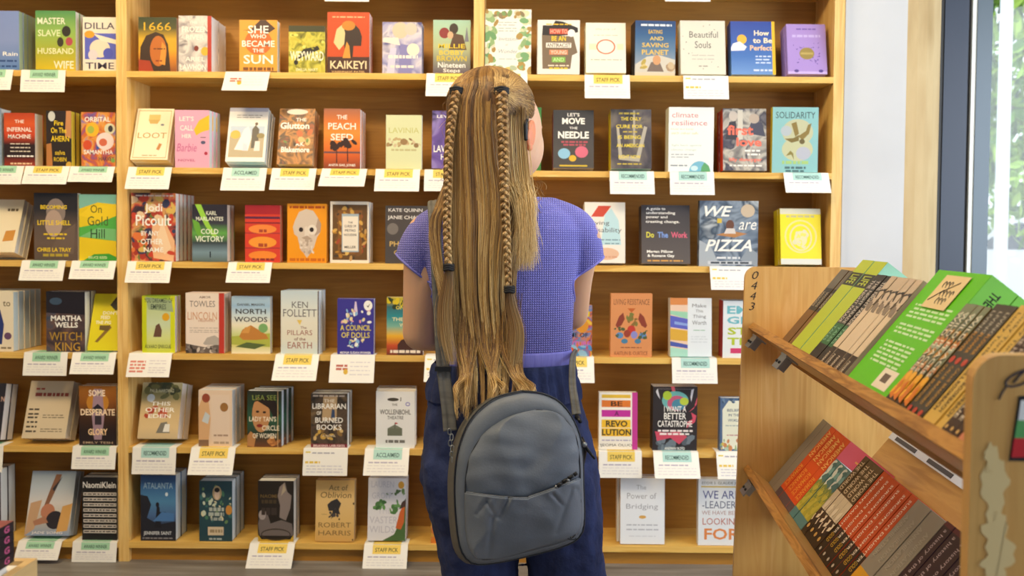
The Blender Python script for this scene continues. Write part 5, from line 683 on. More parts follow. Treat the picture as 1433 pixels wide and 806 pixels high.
# ---------------------------------------------------------------- the street outside
sbox('street_ground', (-2, D + 0.8, -0.12), (30, 40, -0.02), noisemat('pale_pavement', ['#b8b4ac', '#cfccc4'], nscale=1.2, rough=0.9))
leaf_m = [mat(c, .6, 0, 'leaf') for c in ('#5d8a2c', '#7fa83c', '#98bc4c', '#436c24')]
def tree(x, y, z0, rx_, rz, n, lab, seed):
    r = empty('street_tree', (x, y, 0)); tag(r, lab, 'tree', 'trees outside the window'); rnd = random.Random(seed)
    q = MB(); q.tube(cr([(0, 0, 0), (.05, .03, 1.2), (.0, 0, z0), (-.1, 0, z0 + rz)], 4), [.13, .128, .125, .12, .115, .11, .105, .1, .095, .09, .07, .06, .05], mat('#8a8278', .9, 0, 'bark'), 10)
    for k in range(5): a = k * 1.3; q.tube([(0, 0, z0 - .3 + k * .2), (rx_ * .6 * math.cos(a), rx_ * .6 * math.sin(a), z0 + .3 + k * .25)], [.06, .03], mat('#8a8278', .9, 0, 'bark'), 6)
    q.build('trunk', r, True)
    q = MB()
    for k in range(n):
        while True:
            p = Vector((rnd.uniform(-1, 1), rnd.uniform(-1, 1), rnd.uniform(-1, 1)))
            if .35 < p.length < 1: break
        c = Vector((p.x * rx_, p.y * rx_, z0 + .5 * rz + p.z * rz)); e = rnd.uniform(.07, .14)
        M = Euler((rnd.uniform(0, 6), rnd.uniform(0, 6), rnd.uniform(0, 6))).to_matrix()
        q.add([c + M @ Vector(v) for v in ((-e, 0, 0), (-.3 * e, .4 * e, .1 * e), (.4 * e, .36 * e, .1 * e), (e, 0, 0), (.4 * e, -.36 * e, .1 * e), (-.3 * e, -.4 * e, .1 * e))], [(0, 1, 2, 3), (0, 3, 4, 5)], leaf_m[k % 4])
    q.build('crown', r)
tree(5.7, 9.2, 2.3, 1.9, 2.4, 5200, 'bright green tree right outside the shop window', 1)
tree(10.6, 16.5, 2.4, 2.4, 2.5, 2600, 'green tree farther down the street outside', 2)
r = empty('lamp_post', (4.1, 7.2, 0)); q = MB(); q.tube([(0, 0, -.02), (0, 0, 4.6)], [.055, .045], mat('#dfe3e6', .5, .2, 'pale_paint'), 12); q.build('post', r, True); q = MB(); q.tube([(0, 0, -.02), (0, 0, .3)], [.09, .08], mat('#c8ccd0', .5, .2, 'pale_paint'), 12); q.build('base', r, True)
q = MB(); q.tube(cr([(0, 0, 4.6), (0.05, 0, 4.8), (.5, 0, 4.9)], 4), .035, mat('#dfe3e6', .5, .2, 'pale_paint'), 8); q.ball((.6, 0, 4.87), (.2, .08, .05), mat('#e8ecee')); q.build('lamp_head', r, True)
tag(r, 'pale lamp post on the pavement outside the window', 'lamp post')
r = empty('parked_car', (7.6, 12.2, 0)); cm = mat('#e6eaee', .25, .1, 'car_paint')
prof = [(-2.1, .3), (2.1, .3), (2.15, .7), (1.9, .95), (1.2, 1.02), (.6, 1.42), (-1.0, 1.45), (-1.7, 1.0), (-2.1, .9)]
q = MB(); q.prism([(x, -.85, z) for x, z in prof], (0, 1.7, 0), cm); q.build('car_body', r)
q = MB(); q.prism([(x, -.86, z) for x, z in ((.95, 1.04), (.52, 1.36), (-.15, 1.38), (-.15, 1.04))], (0, .01, 0), mat('#39454f', .1)); q.prism([(x, -.86, z) for x, z in ((-.25, 1.04), (-.25, 1.38), (-.95, 1.39), (-1.5, 1.04))], (0, .01, 0), mat('#39454f', .1)); q.build('side_window', r)
for x in (-1.35, 1.35):
    for y in (-.86, .66):
        q = MB(); q.tube([(x, y, .32), (x, y + .2, .32)], .33, rubber_m, 20); q.tube([(x, y - .01, .32), (x, y + .01, .32)], .19, steel_m, 14); q.build('wheel', r)
tag(r, 'pale car parked along the street outside', 'car')
print('all books', nbooks)
# ---------------------------------------------------------------- the girl
YB = 1.95
girl = empty('person', (W(705, 500, YB).x, YB, 0)); GO = Vector(girl.location)
tag(girl, 'person with long braided hair seen from behind, lavender shirt, navy trousers, facing the shelves', 'person')
def local(o): o.data.transform(Matrix.Translation(-GO)); o.parent = girl; return o
def ring(py, xl, xr, yc, hd, n=40, p=2.3):
    a, b_ = W(xl, py, yc), W(xr, py, yc); c = (a + b_) / 2; hw = (b_.x - a.x) / 2; out = []
    for i in range(n):
        t = 2 * PI * i / n; cs, sn = math.cos(t), math.sin(t)
        out.append((c.x + hw * math.copysign(abs(cs) ** (2 / p), cs), yc + hd * math.copysign(abs(sn) ** (2 / p), sn), c.z + (b_.z - a.z) / 2 * cs))
    return out
def limb(q, pts, rs, m, seg=20):
    P = cr(pts, 6); R = [v.x for v in cr([(r, 0, 0) for r in rs], 6)]; q.tube(P, R, m, seg)
    q.ball(P[0], R[0], m, None, 16, 10); q.ball(P[-1], R[-1], m, None, 16, 10)
def fuse(q, name, voxel, smooth=4, extra=()):
    o = q.build(name); m = list(o.data.materials); modded(o, [('REMESH', dict(mode='VOXEL', voxel_size=voxel)), ('SMOOTH', dict(factor=0.5, iterations=smooth))] + list(extra))
    if not o.data.materials: o.data.materials.append(m[0])
    return local(o)
# skin
skin_m = bpy.data.materials.new('skin'); skin_m.use_nodes = True; N, Lk, b = nodes(skin_m)
b.inputs['Base Color'].default_value = lin('#dcae8e'); b.inputs['Roughness'].default_value = 0.5; b.inputs['Subsurface Weight'].default_value = 0.25; b.inputs['Subsurface Radius'].default_value = (0.02, 0.008, 0.004); b.inputs['Subsurface Scale'].default_value = 0.5
HC = W(708, 184, 1.985)
FD = Vector((0.42, 0.9, -0.06)).normalized(); FS = Vector((FD.y, -FD.x, 0)).normalized(); FU = FS.cross(FD)
def fpt(s, f, u): return HC + FS * s + FD * f + FU * u
q = MB()
HM = Matrix((FS, FD, FU)).transposed()
q.ball(HC, (0.081, 0.094, 0.112), skin_m, HM, 28, 18); q.ball(fpt(.022, .03, -.032), (.056, .062, .075), skin_m, HM, 24, 16); q.ball(fpt(-.022, .03, -.032), (.056, .062, .075), skin_m, HM, 24, 16); q.ball(fpt(0, .034, -.055), (.060, .056, .062), skin_m, HM, 20, 14); q.ball(fpt(0, .062, -.088), (.026, .026, .024), skin_m, HM)
for sx in (-1, 1):
    q.ball(fpt(sx * .043, .058, -.036), (.022, .022, .022), skin_m, HM)
    q.ball(fpt(sx * .032, .082, .022), (.026, .012, .008), skin_m, HM)
q.tube([fpt(0, .088, .012), fpt(0, .100, -.012), fpt(0, .106, -.03)], [.009, .011, .013], skin_m, 10); q.ball(fpt(0, .106, -.03), (.013, .012, .010), skin_m, HM)
q.ball(fpt(0, .088, -.062), (.024, .010, .006), skin_m, HM); q.ball(fpt(0, .086, -.072), (.021, .010, .007), skin_m, HM)
limb(q, [HC + Vector((-.004, -.012, -.05)), W(700, 262, 1.965), W(702, 300, 1.955)], [.054, .053, .06], skin_m)
q.loft([ring(512, 622, 790, 1.95, .07), ring(430, 616, 796, 1.95, .08), ring(340, 606, 804, 1.965, .088), ring(298, 622, 790, 1.97, .07), ring(278, 664, 748, 1.965, .05)], skin_m)
# arms: upper arm, elbow, forearm reaching forward, hand
def arm(sh, el, wr, kn, rs, side):
    limb(q, [sh, (sh * .5 + el * .5) + Vector((-.004 * side, -.004, 0)), el], [rs[0], rs[1], rs[2]], skin_m); limb(q, [el, el * .55 + wr * .45, wr], [rs[2], rs[3], .0235], skin_m)
    d = (kn - wr).normalized(); inn = Vector((-side, 0, 0)); inn = (inn - d * inn.dot(d)).normalized(); up = d.cross(inn) * side
    if up.z < 0: up = -up
    pm_ = wr + d * .045
    q.ball(pm_, (.034, .05, .014), skin_m, Matrix((up.cross(d), d, up)).transposed())
    for f, (off, ln) in enumerate(((.026, .066), (.009, .074), (-.009, .070), (-.026, .055))):
        b0 = wr + d * .078 + inn * off; q.tube(cr([b0, b0 + d * ln * .45 - up * .006, b0 + d * ln * .75 - up * .02, b0 + d * ln * .8 - up * .04], 3), [.0088, .0086, .0084, .0082, .008, .0078, .0076, .0074, .007, .0062], skin_m, 10)
    t0 = wr + d * .03 + inn * .026; q.tube(cr([t0, t0 + inn * .02 + d * .02, t0 + inn * .028 + d * .05 - up * .01], 3), [.012, .0115, .011, .0105, .010, .0092, .0075], skin_m, 10)
arm(W(592, 335, 1.96), W(588, 466, 1.985), W(668, 476, 2.20), W(690, 466, 2.30), (.044, .046, .041, .036), -1)
arm(W(817, 335, 1.97), W(803, 440, 2.02), W(752, 468, 2.21), W(735, 462, 2.31), (.040, .036, .034, .031), 1)
q.ball(W(598, 328, 1.965), .048, skin_m); q.ball(W(810, 328, 1.97), .046, skin_m)
# legs and ankles inside the trousers
for xk, xf in ((668, 676), (782, 786)):
    k0 = W(xk, 600, 1.95); limb(q, [Vector((k0.x, 1.95, k0.z)), Vector((k0.x, 1.94, .42)), Vector((W(xf, 900, 1.95).x, 1.96, .09))], [.05, .045, .036], skin_m)
    q.ball((W(xf, 900, 1.95).x, 2.02, .045), (.04, .10, .035), skin_m)
body = fuse(q, 'body', 0.0042, 3)
# eyes and lips on the far side of the head
q = MB()
for sx in (-1, 1): q.ball(fpt(sx * .031, .083, .008), (.013, .009, .008), mat('#e8e4de', .3), HM, 12, 8); q.ball(fpt(sx * .031, .090, .008), (.006, .003, .006), mat('#4a5a5c', .2), HM, 10, 6)
local(q.build('eye', None, True))
q = MB(); q.ball(fpt(0, .0975, -.066), (.021, .004, .007), mat('#b5665c', .4), HM); local(q.build('lips', None, True))
ear_m = bpy.data.materials.new('ear_skin_glow'); ear_m.use_nodes = True; N, Lk, b = nodes(ear_m); b.inputs['Base Color'].default_value = lin('#e08a62'); b.inputs['Roughness'].default_value = .5; b.inputs['Subsurface Weight'].default_value = .6; b.inputs['Subsurface Radius'].default_value = (.03, .01, .005)  # redder ear skin, its orange also painting in sunlight shining through
EC = W(742, 187, 1.914)
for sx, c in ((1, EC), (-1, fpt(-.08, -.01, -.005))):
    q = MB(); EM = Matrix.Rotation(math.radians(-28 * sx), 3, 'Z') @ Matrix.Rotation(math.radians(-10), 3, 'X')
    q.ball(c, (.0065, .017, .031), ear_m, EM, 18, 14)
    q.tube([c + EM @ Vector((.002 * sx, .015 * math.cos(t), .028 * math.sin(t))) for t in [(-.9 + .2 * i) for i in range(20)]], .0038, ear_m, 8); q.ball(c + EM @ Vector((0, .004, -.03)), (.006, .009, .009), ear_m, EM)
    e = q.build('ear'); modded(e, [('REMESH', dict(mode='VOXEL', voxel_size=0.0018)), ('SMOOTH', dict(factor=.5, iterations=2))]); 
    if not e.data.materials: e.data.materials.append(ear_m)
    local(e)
# hearing aid hooked behind the right ear
q = MB(); ha = EC + Vector((-.0100, -.022, .006)); q.tube(cr([ha + Vector((.002, .008, .022)), ha + Vector((-.001, .001, .014)), ha + Vector((-.001, 0, -.006)), ha + Vector((0, .002, -.024))], 5), [.004] * 5 + [.0056] * 6 + [.005] * 4 + [.003], black_m, 10)
hear = empty('hearing_aid', ha); o = q.build('case', hear, True); o.data.transform(Matrix.Translation(-ha))
q = MB(); q.tube(cr([(.002, .008, .022), (.006, .022, .034), (.014, .046, .026)], 5), .0012, mat('#8a8e92', .3), 6); q.build('ear_tube', hear, True)
tag(hear, "black hearing aid hooked behind the person's right ear", 'hearing aid')
# shirt
shirt_m = bpy.data.materials.new('waffle_knit'); shirt_m.use_nodes = True; N, Lk, b = nodes(shirt_m)
b.inputs['Base Color'].default_value = lin('#7f7fd6'); b.inputs['Roughness'].default_value = .85; b.inputs['Sheen Weight'].default_value = .15
tc = N.new('ShaderNodeTexCoord'); w1 = N.new('ShaderNodeTexWave'); w1.bands_direction = 'X'; w1.inputs['Scale'].default_value = 62; w2 = N.new('ShaderNodeTexWave'); w2.bands_direction = 'Z'; w2.inputs['Scale'].default_value = 62
for w_ in (w1, w2): w_.inputs['Distortion'].default_value = .6; Lk.new(tc.outputs['Object'], w_.inputs['Vector'])
mx = N.new('ShaderNodeMath'); mx.operation = 'MULTIPLY'; Lk.new(w1.outputs['Fac'], mx.inputs[0]); Lk.new(w2.outputs['Fac'], mx.inputs[1])
bp = N.new('ShaderNodeBump'); bp.inputs['Strength'].default_value = .8; bp.inputs['Distance'].default_value = .004; Lk.new(mx.outputs[0], bp.inputs['Height']); Lk.new(bp.outputs[0], b.inputs['Normal'])
r = ramp(shirt_m.node_tree, [(0, '#6a69c4'), (.35, '#8080d8'), (1, '#9492e4')]); Lk.new(mx.outputs[0], r.inputs[0]); Lk.new(r.outputs[0], b.inputs['Base Color'])
q = MB()
q.loft([ring(505, 613, 797, 1.95, .084), ring(492, 611, 799, 1.95, .088), ring(470, 610, 801, 1.95, .090), ring(430, 606, 803, 1.95, .096), ring(390, 600, 806, 1.955, .102), ring(350, 592, 811, 1.96, .106), ring(322, 588, 816, 1.965, .102), ring(302, 600, 806, 1.97, .092), ring(286, 630, 782, 1.972, .076), ring(276, 660, 760, 1.97, .060)], shirt_m)
for pts, rs in (([W(640, 308, 1.968), W(606, 326, 1.965), W(588, 350, 1.962), W(580, 380, 1.962)], [.050, .053, .0515, .047]), ([W(768, 306, 1.97), W(801, 322, 1.97), W(816, 348, 1.975), W(820, 380, 1.978)], [.050, .052, .046, .042])): limb(q, pts, rs, shirt_m, 24)
shirt = fuse(q, 'shirt', 0.0055, 3); shirt['label'] = 'lavender blue waffle knit shirt'
# cut the rounded sleeve ends flat, as hems
bm = bmesh.new(); bm.from_mesh(shirt.data)
for p0, p1 in ((W(588, 350, 1.962), W(580, 376, 1.962)), (W(816, 348, 1.975), W(820, 375, 1.978))):
    nrm = (p1 - p0).normalized(); nrm = (nrm + Vector((-.5 if p1.x < 0 else .5, 0, 0))).normalized(); c = p1 - GO; rr = .075
    fs = [f for f in bm.faces if (f.calc_center_median() - c).length < .075 and (f.calc_center_median() - c).x * (1 if p1.x > 0 else -1) > -.052]
    geo = list({v for f in fs for v in f.verts}) + list({e for f in fs for e in f.edges}) + fs
    bmesh.ops.bisect_plane(bm, geom=geo, plane_co=c, plane_no=nrm, clear_outer=True)
bm.to_mesh(shirt.data); bm.free()
CUFF = []
_bm = bmesh.new(); _bm.from_mesh(shirt.data); _be = [e for e in _bm.edges if e.is_boundary]; CUFF = [(e.verts[0].co.copy(), e.verts[1].co.copy()) for e in _be]; _bm.free()
q = MB(); rib_m = noisemat('rib_knit', ['#7675d0', '#8a89dc'], scale=(1, 1, .02), nscale=160, rough=.85, bump=.3)
q.loft([ring(514, 613, 798, 1.95, .0850), ring(511, 611, 799, 1.95, .0885), ring(500, 610, 800, 1.95, .0895), ring(491, 610, 800.5, 1.95, .0905), ring(488, 611, 799.5, 1.95, .089)], rib_m); o = local(q.build('hem_band', None, True)); 
for sd_ in (-1, 1):
    ed = [e for e in CUFF if e[0].x * sd_ > 0]
    if ed:
        cc = sum((e[0] for e in ed), Vector()) / len(ed); nn_ = Vector((sd_ * .45, 0, -.9)).normalized(); ax = nn_.cross(Vector((0, 1, 0))).normalized(); ay = ax.cross(nn_)
        pts = sorted([e[0] for e in ed], key=lambda p: math.atan2((p - cc).dot(ay), (p - cc).dot(ax))); pts = pts[::3]
        q = MB(); q.tube(pts + [pts[0]], .0028, rib_m, 6, cap=False); o = q.build('cuff', girl, True)
# trousers
trs_m = noisemat('navy_cotton', ['#172042', '#222e5a', '#2d3d72'], scale=(1, 1, .35), nscale=24, rough=.9, bump=.5, bscale=90, lo=.25, hi=.75)
q = MB()
q.loft([ring(540, 603, 806, 1.95, .100), ring(560, 599, 812, 1.95, .108), ring(590, 594, 821, 1.955, .118), ring(630, 590, 831, 1.955, .124), ring(665, 590, 837, 1.955, .122), ring(700, 598, 841, 1.95, .110), ring(712, 608, 838, 1.95, .09)], trs_m)
q.loft([ring(640, 592, 728, 1.95, .112), ring(690, 594, 727, 1.95, .110), ring(730, 606, 727, 1.95, .104), ring(770, 615, 726, 1.95, .100), ring(806, 622, 727, 1.95, .098), ring(900, 634, 730, 1.95, .095), ring(1000, 640, 728, 1.955, .095)], trs_m)
q.loft([ring(640, 712, 833, 1.95, .112), ring(690, 718, 840, 1.95, .110), ring(730, 728, 842, 1.95, .104), ring(770, 735, 844, 1.95, .100), ring(806, 738, 846, 1.95, .098), ring(900, 744, 846, 1.95, .095), ring(1000, 746, 846, 1.955, .095)], trs_m)
tx = bpy.data.textures.new('wrinkles', 'CLOUDS'); tx.noise_scale = .055; tx.noise_depth = 2
tro = fuse(q, 'trousers', 0.007, 4, [('DISPLACE', dict(texture=tx, strength=.02, mid_level=.5, texture_coords='GLOBAL'))]); tro['label'] = 'loose navy blue trousers'
q = MB(); rings = []; n = 160
for py, xl, xr, hd, am in ((506, 611, 800, .088, .0), (510, 609, 801, .092, .0025), (520, 607, 803, .095, .003), (526, 606, 804, .0945, .0015), (534, 604, 806, .099, .004), (544, 602, 808, .104, .004), (556, 600, 811, .108, .001)):
    rg = ring(py, xl, xr, 1.95, hd, n); c = Vector((sum(p[0] for p in rg) / n, 1.95, rg[0][2]))
    rings.append([Vector(p) + (Vector((p[0], p[1], 0)) - Vector((c.x, 1.95, 0))).normalized() * (am * 1.7 * math.sin(i * 1.31 + 2.2 * math.sin(i * .37) + py * .02) + .005) for i, p in enumerate(rg)])
q.loft(rings, trs_m, cap=False); o = local(q.build('waistband', None, True)); o['label'] = 'gathered elastic waistband'
for xf in (676, 786):
    fx = W(xf, 900, 1.95).x; q = MB(); q.ball((fx, 2.02, .05), (.048, .115, .045), mat('#3a3a3e', .6)); q.box((fx - .046, 1.915, 0), (fx + .046, 2.13, .022), mat('#d8d4cc', .7)); o = local(q.build('shoe', None, True))
# ---------------------------------------------------------------- hair
def hair_mat(name, cols, rough=.42):
    m = bpy.data.materials.new(name); m.use_nodes = True; N, Lk, b = nodes(m)
    hi = N.new('ShaderNodeHairInfo'); r = ramp(m.node_tree, [(i / (len(cols) - 1), c) for i, c in enumerate(cols)]); ta = N.new('ShaderNodeAttribute'); ta.attribute_name = 'tone'; ic = N.new('ShaderNodeMath'); ic.operation = 'MULTIPLY_ADD'; Lk.new(hi.outputs['Intercept'], ic.inputs[0]); ic.inputs[1].default_value = .46; Lk.new(ta.outputs['Fac'], ic.inputs[2]); sb = N.new('ShaderNodeMath'); sb.operation = 'SUBTRACT'; Lk.new(ic.outputs[0], sb.inputs[0]); sb.inputs[1].default_value = .06; Lk.new(sb.outputs[0], r.inputs[0]); Lk.new(r.outputs[0], b.inputs['Base Color'])
    b.inputs['Roughness'].default_value = rough; b.inputs['Specular IOR Level'].default_value = .6; b.inputs['Sheen Weight'].default_value = .0; return m
mass_m = noisemat('hair_mass', ['#3c2712', '#5f4120', '#7a5730', '#8f6c40'], scale=(60, 60, 1.2), nscale=2.0, rough=.5, bump=.4, lo=.3, hi=.7)
strand_m = hair_mat('hair_strand', ['#2e1c0a', '#523617', '#7a552a', '#a67f42', '#cca866', '#efd59c'])
SC = W(686, 151, 1.962); SR = Vector((.101, .104, .091))
LV = [(118, 636, 716, 1.872, .05), (140, 627, 715, 1.862, .055), (180, 624, 717, 1.853, .055), (225, 623, 723, 1.850, .05), (270, 622, 732, 1.848, .045), (310, 623, 733, 1.842, .04), (360, 624, 727, 1.838, .038), (410, 627, 724, 1.838, .036), (450, 630, 726, 1.838, .034), (490, 636, 730, 1.834, .030), (530, 640, 730, 1.815, .026), (575, 644, 722, 1.775, .016)]
def level(s):
    s = max(0, min(.9999, s)) * (len(LV) - 1); i = int(s); t = s - i; a, b_ = LV[i], LV[i + 1]
    return [a[k] + (b_[k] - a[k]) * t for k in range(5)]
q = MB(); q.ball(SC, tuple(SR), mass_m, None, 36, 24)
rings = []
for py, xl, xr, yb, th in LV[:-2]:
    rg = []
    a, b_ = W(xl + 3, py, yb + th), W(xr - 3, py, yb + th)
    for i in range(32):
        t = 2 * PI * i / 32; rg.append(((a.x + b_.x) / 2 + (b_.x - a.x) / 2 * math.copysign(abs(math.cos(t)) ** .8, math.cos(t)), yb + .006 + th * .5 + th * .5 * math.sin(t), a.z))
    rings.append(rg)
q.loft(rings, mass_m)
# side hair falling behind the right ear
q.tube(cr([W(718, 150, 1.92), W(721, 205, 1.915), W(727, 258, 1.905), W(732, 300, 1.86)], 5), [.012, .012, .013, .013, .014, .015, .015, .016, .016, .016, .016, .015, .014, .013, .011, .008], mass_m, 12)
hair = q.build('hair'); modded(hair, [('REMESH', dict(mode='VOXEL', voxel_size=.006)), ('SMOOTH', dict(factor=.5, iterations=6))])
if not hair.data.materials: hair.data.materials.append(mass_m)
local(hair); hair['label'] = 'waist-length dark blond hair'
TIE_L, TIE_R = W(639, 128, 1.895), W(702, 128, 1.862)
def on_scalp(p, k=1.012):
    d = p - SC; l = math.sqrt((d.x / SR.x) ** 2 + (d.y / SR.y) ** 2 + (d.z / SR.z) ** 2); return SC + d * (k / max(l, 1e-6))
strands = []; rnd = random.Random(12)
def clump_noise(u, s, a): return mnoise.noise(Vector((u * 9, s * 2.2, a)))
LOCKS = 12; LK = [((i + .5) / LOCKS + rnd.uniform(-.02, .02), rnd.uniform(0, 6), rnd.uniform(.88, 1.0), rnd.uniform(-.005, .005), rnd.random()) for i in range(LOCKS)]; tones = []
def sm(x): x = max(0, min(1, x)); return x * x * (3 - 2 * x)
for k in range(7600):                         # loose lengths down the back
    u = rnd.random(); d = rnd.random() ** .6 * .008; ph = rnd.uniform(0, 6); amp = rnd.uniform(.0, .012) * (1 if rnd.random() < .85 else 2.5)
    s0 = rnd.choice((0, 0, 0, rnd.uniform(0, .4))); s1 = rnd.uniform(.72, 1.0) if rnd.random() < .8 else rnd.uniform(.5, .8); pts = []
    if s0 == 0:
        py, xl, xr, yb, th = level(0); uu = .5 + (u - .5) * .9; tgt = W(xl + (xr - xl) * uu, py, yb)
        top = on_scalp(SC + Vector(((tgt.x - SC.x) * .55, .02 + rnd.uniform(-.03, .02), SR.z)), 1.015)
        for j in range(5): pts.append(on_scalp(top.lerp(tgt, j / 5), 1.012 + d * .8))
    n = 22; spread = rnd.gauss(0, 1)
    for j in range(n + 1):
        s = s0 + (s1 - s0) * j / n; py, xl, xr, yb, th = level(s)
        e = max(0, s - .62) / .38
        uu = u + clump_noise(u * 1.3 + 5, s, 1.0) * (.05 + .09 * e) + spread * .05 * e * e + amp * 1.2 * math.sin(s * 8 + int(u * 40) * 1.7 + ph * .12) * s
        lc, lp, le, ly, lt = LK[min(LOCKS - 1, int(u * LOCKS))]; at_ = sm((s - .3) / .7) * .82
        uu = uu + (lc + .05 * math.sin(5.5 * s + lp) * sm((s - .4) / .6) + spread * .014 - uu) * at_
        uu = min(1.06, max(-.06, uu)); ey = abs(2 * uu - 1)
        yy = yb + .004 - d * .9 + th * .55 * min(1, ey) ** 3 - .004 * abs(clump_noise(u * 2.2, s * 1.5, 7.0)) - .006 * e * rnd.random() + ly * at_ + .006 * at_ * abs(uu - lc) * LOCKS
        pts.append(W(xl + (xr - xl) * uu, py + 9 * e * math.sin(ph), yy))
    strands.append(pts); tones.append(min(1, max(0, .33 + .34 * (mnoise.noise(Vector((u * 11, 3.3, d * 60)))) + .22 * (lt - .5) + .5 * (rnd.random() - .5))))
for k in range(2600):                         # scalp swept into the two ties
    right = rnd.random() < .62
    if right: th, z = rnd.uniform(-1.2, .75), rnd.uniform(.05, .98); tie = TIE_R
    else: th, z = rnd.uniform(1.2, 4.2), rnd.uniform(.15, .98); tie = TIE_L
    if right and z < .25 and th > -.3: z = rnd.uniform(.25, .95)
    rr = math.sqrt(1 - z * z); st = SC + Vector((SR.x * rr * math.cos(th) if right else SR.x * rr * -abs(math.sin(th - 1.2)) , SR.y * rr * math.sin(th), SR.z * z)); j_ = Vector((rnd.gauss(0, .006), 0, rnd.gauss(0, .006)))
    end = tie + j_; n = 10; strands.append([on_scalp(st.lerp(end, j / n) + Vector((0, -.002, .006 * math.sin(j / n * PI))), 1.012 + .006 * rnd.random()) for j in range(n)] + [end])
nape = []
for k in range(1000):                          # behind the ear, down to the nape
    a = rnd.random(); o_ = Vector((rnd.gauss(0, .005), rnd.gauss(0, .005), 0)); P = cr([W(704 + 28 * a, 136 + 18 * a, 1.90), W(706 + 27 * a, 195, 1.880 + .04 * a), W(710 + 28 * a, 250, 1.872 + .02 * a), W(726 + 16 * a + rnd.gauss(0, 3), 290, 1.856), W(728 + 16 * a + rnd.gauss(0, 6), 330 + 50 * rnd.random(), 1.842)], 5); strands.append([p + o_ - Vector((0, .012, 0)) for p in P]); nape.append(len(strands) - 1)
tones_end = []
for k in range(650):                          # low sweep above the ear, up to the right tie
    th, z = rnd.uniform(-1.35, -.12), rnd.uniform(-.30, .25); rr = math.sqrt(1 - z * z); st = SC + Vector((SR.x * rr * math.cos(th), SR.y * rr * math.sin(th), SR.z * z)); end = TIE_R + Vector((rnd.gauss(0, .006), 0, rnd.gauss(0, .006)))
    strands.append([on_scalp(st.lerp(end, j / 10) + Vector((0, -.002, -.004 * math.sin(j / 10 * PI))), 1.020 + .008 * rnd.random()) for j in range(10)] + [end])
for k in range(1000):                         # crown, drawn to the nearer tie
    th, z = rnd.uniform(-2.6, 2.9), rnd.uniform(.70, 1.0); rr = math.sqrt(1 - z * z); st = SC + Vector((SR.x * rr * math.sin(th), SR.y * rr * math.cos(th) * .9, SR.z * z)); end = (TIE_R if st.x > (TIE_L.x * .45 + TIE_R.x * .55) else TIE_L) + Vector((rnd.gauss(0, .006), 0, rnd.gauss(0, .006)))
    strands.append([on_scalp(st.lerp(end, j / 10) + Vector((0, 0, .004 * math.sin(j / 10 * PI))), 1.016 + .006 * rnd.random()) for j in range(10)] + [end])
for k in range(46):                           # flyaways
    x0 = rnd.choice((rnd.uniform(738, 752), rnd.uniform(622, 632))); y0 = rnd.uniform(245, 300) if x0 > 690 else rnd.uniform(120, 300); sg = 1 if x0 > 690 else -1; P0 = W(x0, y0, 1.89); v = Vector((sg * rnd.uniform(.005, .022), 0, rnd.uniform(-.035, .01))); strands.append([P0 + v * t + Vector((.006 * math.sin(6 * t + k), 0, -.02 * t * t)) for t in [i / 8 for i in range(9)]])
for k in range(260):                          # a lock over the strap at the left shoulder
    a = rnd.random(); strands.append(cr([W(624 + 4 * a, 250, 1.86), W(608 + 14 * a, 290, 1.838), W(600 + 16 * a, 322 + rnd.gauss(0, 4), 1.832), W(606 + 12 * a, 350 + 30 * rnd.random(), 1.83), W(614 + 10 * a, 390 + 30 * rnd.random(), 1.828)], 5))
for k in range(520):                          # ends that split and curl over the bag
    c = rnd.choice((648, 660, 676, 690, 704, 716, 724)); a = rnd.gauss(0, 5); e = {648: 640, 660: 652, 676: 690, 690: 700, 704: 726, 716: 738, 724: 742}[c]
    y1 = 582 + rnd.uniform(-34, 8); strands.append(cr([W(c + a, 410, 1.845), W(c + a * .9 - 4 * math.sin(c), 480, 1.826), W((c + e) / 2 + a * .6 + 7 * math.sin(c * .7), 522, 1.800), W(e + a * .35 - 5 * math.sin(c * 1.3), 522 + (y1 - 522) * .6, 1.768), W(e + a * .15 + rnd.gauss(0, 1.5), y1, 1.752)], 5)[rnd.randint(0, 9):]); tones_end.append(1)
def hair_curves(name, paths, radius, m, parent, ton=None):
    cd = bpy.data.hair_curves.new(name); cd.add_curves([len(p) for p in paths]); flat = []; rad = []
    for p in paths:
        n = len(p)
        for i, v in enumerate(p): v = Vector(v) - GO; flat += [v.x, v.y, v.z]; rad.append(radius * (1 if i < n * .7 else 1 - .75 * (i - n * .7) / (n * .3)))
    cd.position_data.foreach_set('vector', flat)
    tn = cd.attributes.new('tone', 'FLOAT', 'CURVE'); tn.data.foreach_set('value', (list(ton or []) + [random.random() for _ in paths])[:len(paths)])
    at = cd.attributes.get('radius') or cd.attributes.new('radius', 'FLOAT', 'POINT'); at.data.foreach_set('value', rad)
    cd.materials.append(m); o = bpy.data.objects.new(name, cd); C.objects.link(o); o.parent = parent; return o
tones += [.12 + .55 * rnd.random() for _ in range(len(strands) - len(tones))]
for i_ in nape: tones[i_] = .35 + .55 * rnd.random()  # lighter tones paint in the silvery sheen on hair behind the ear
hair_curves('hair_strands', strands, .00042, strand_m, hair, tones)
braid_m = noisemat('braid_hair', ['#5a3f20', '#8a6538', '#b08c58', '#cdb182'], scale=(40, 40, 6), nscale=3, rough=.42, bump=.5, lo=.28, hi=.72)
braid_s = hair_mat('braid_strand', ['#6a4a26', '#9a7444', '#c0a06a', '#dcc597'])
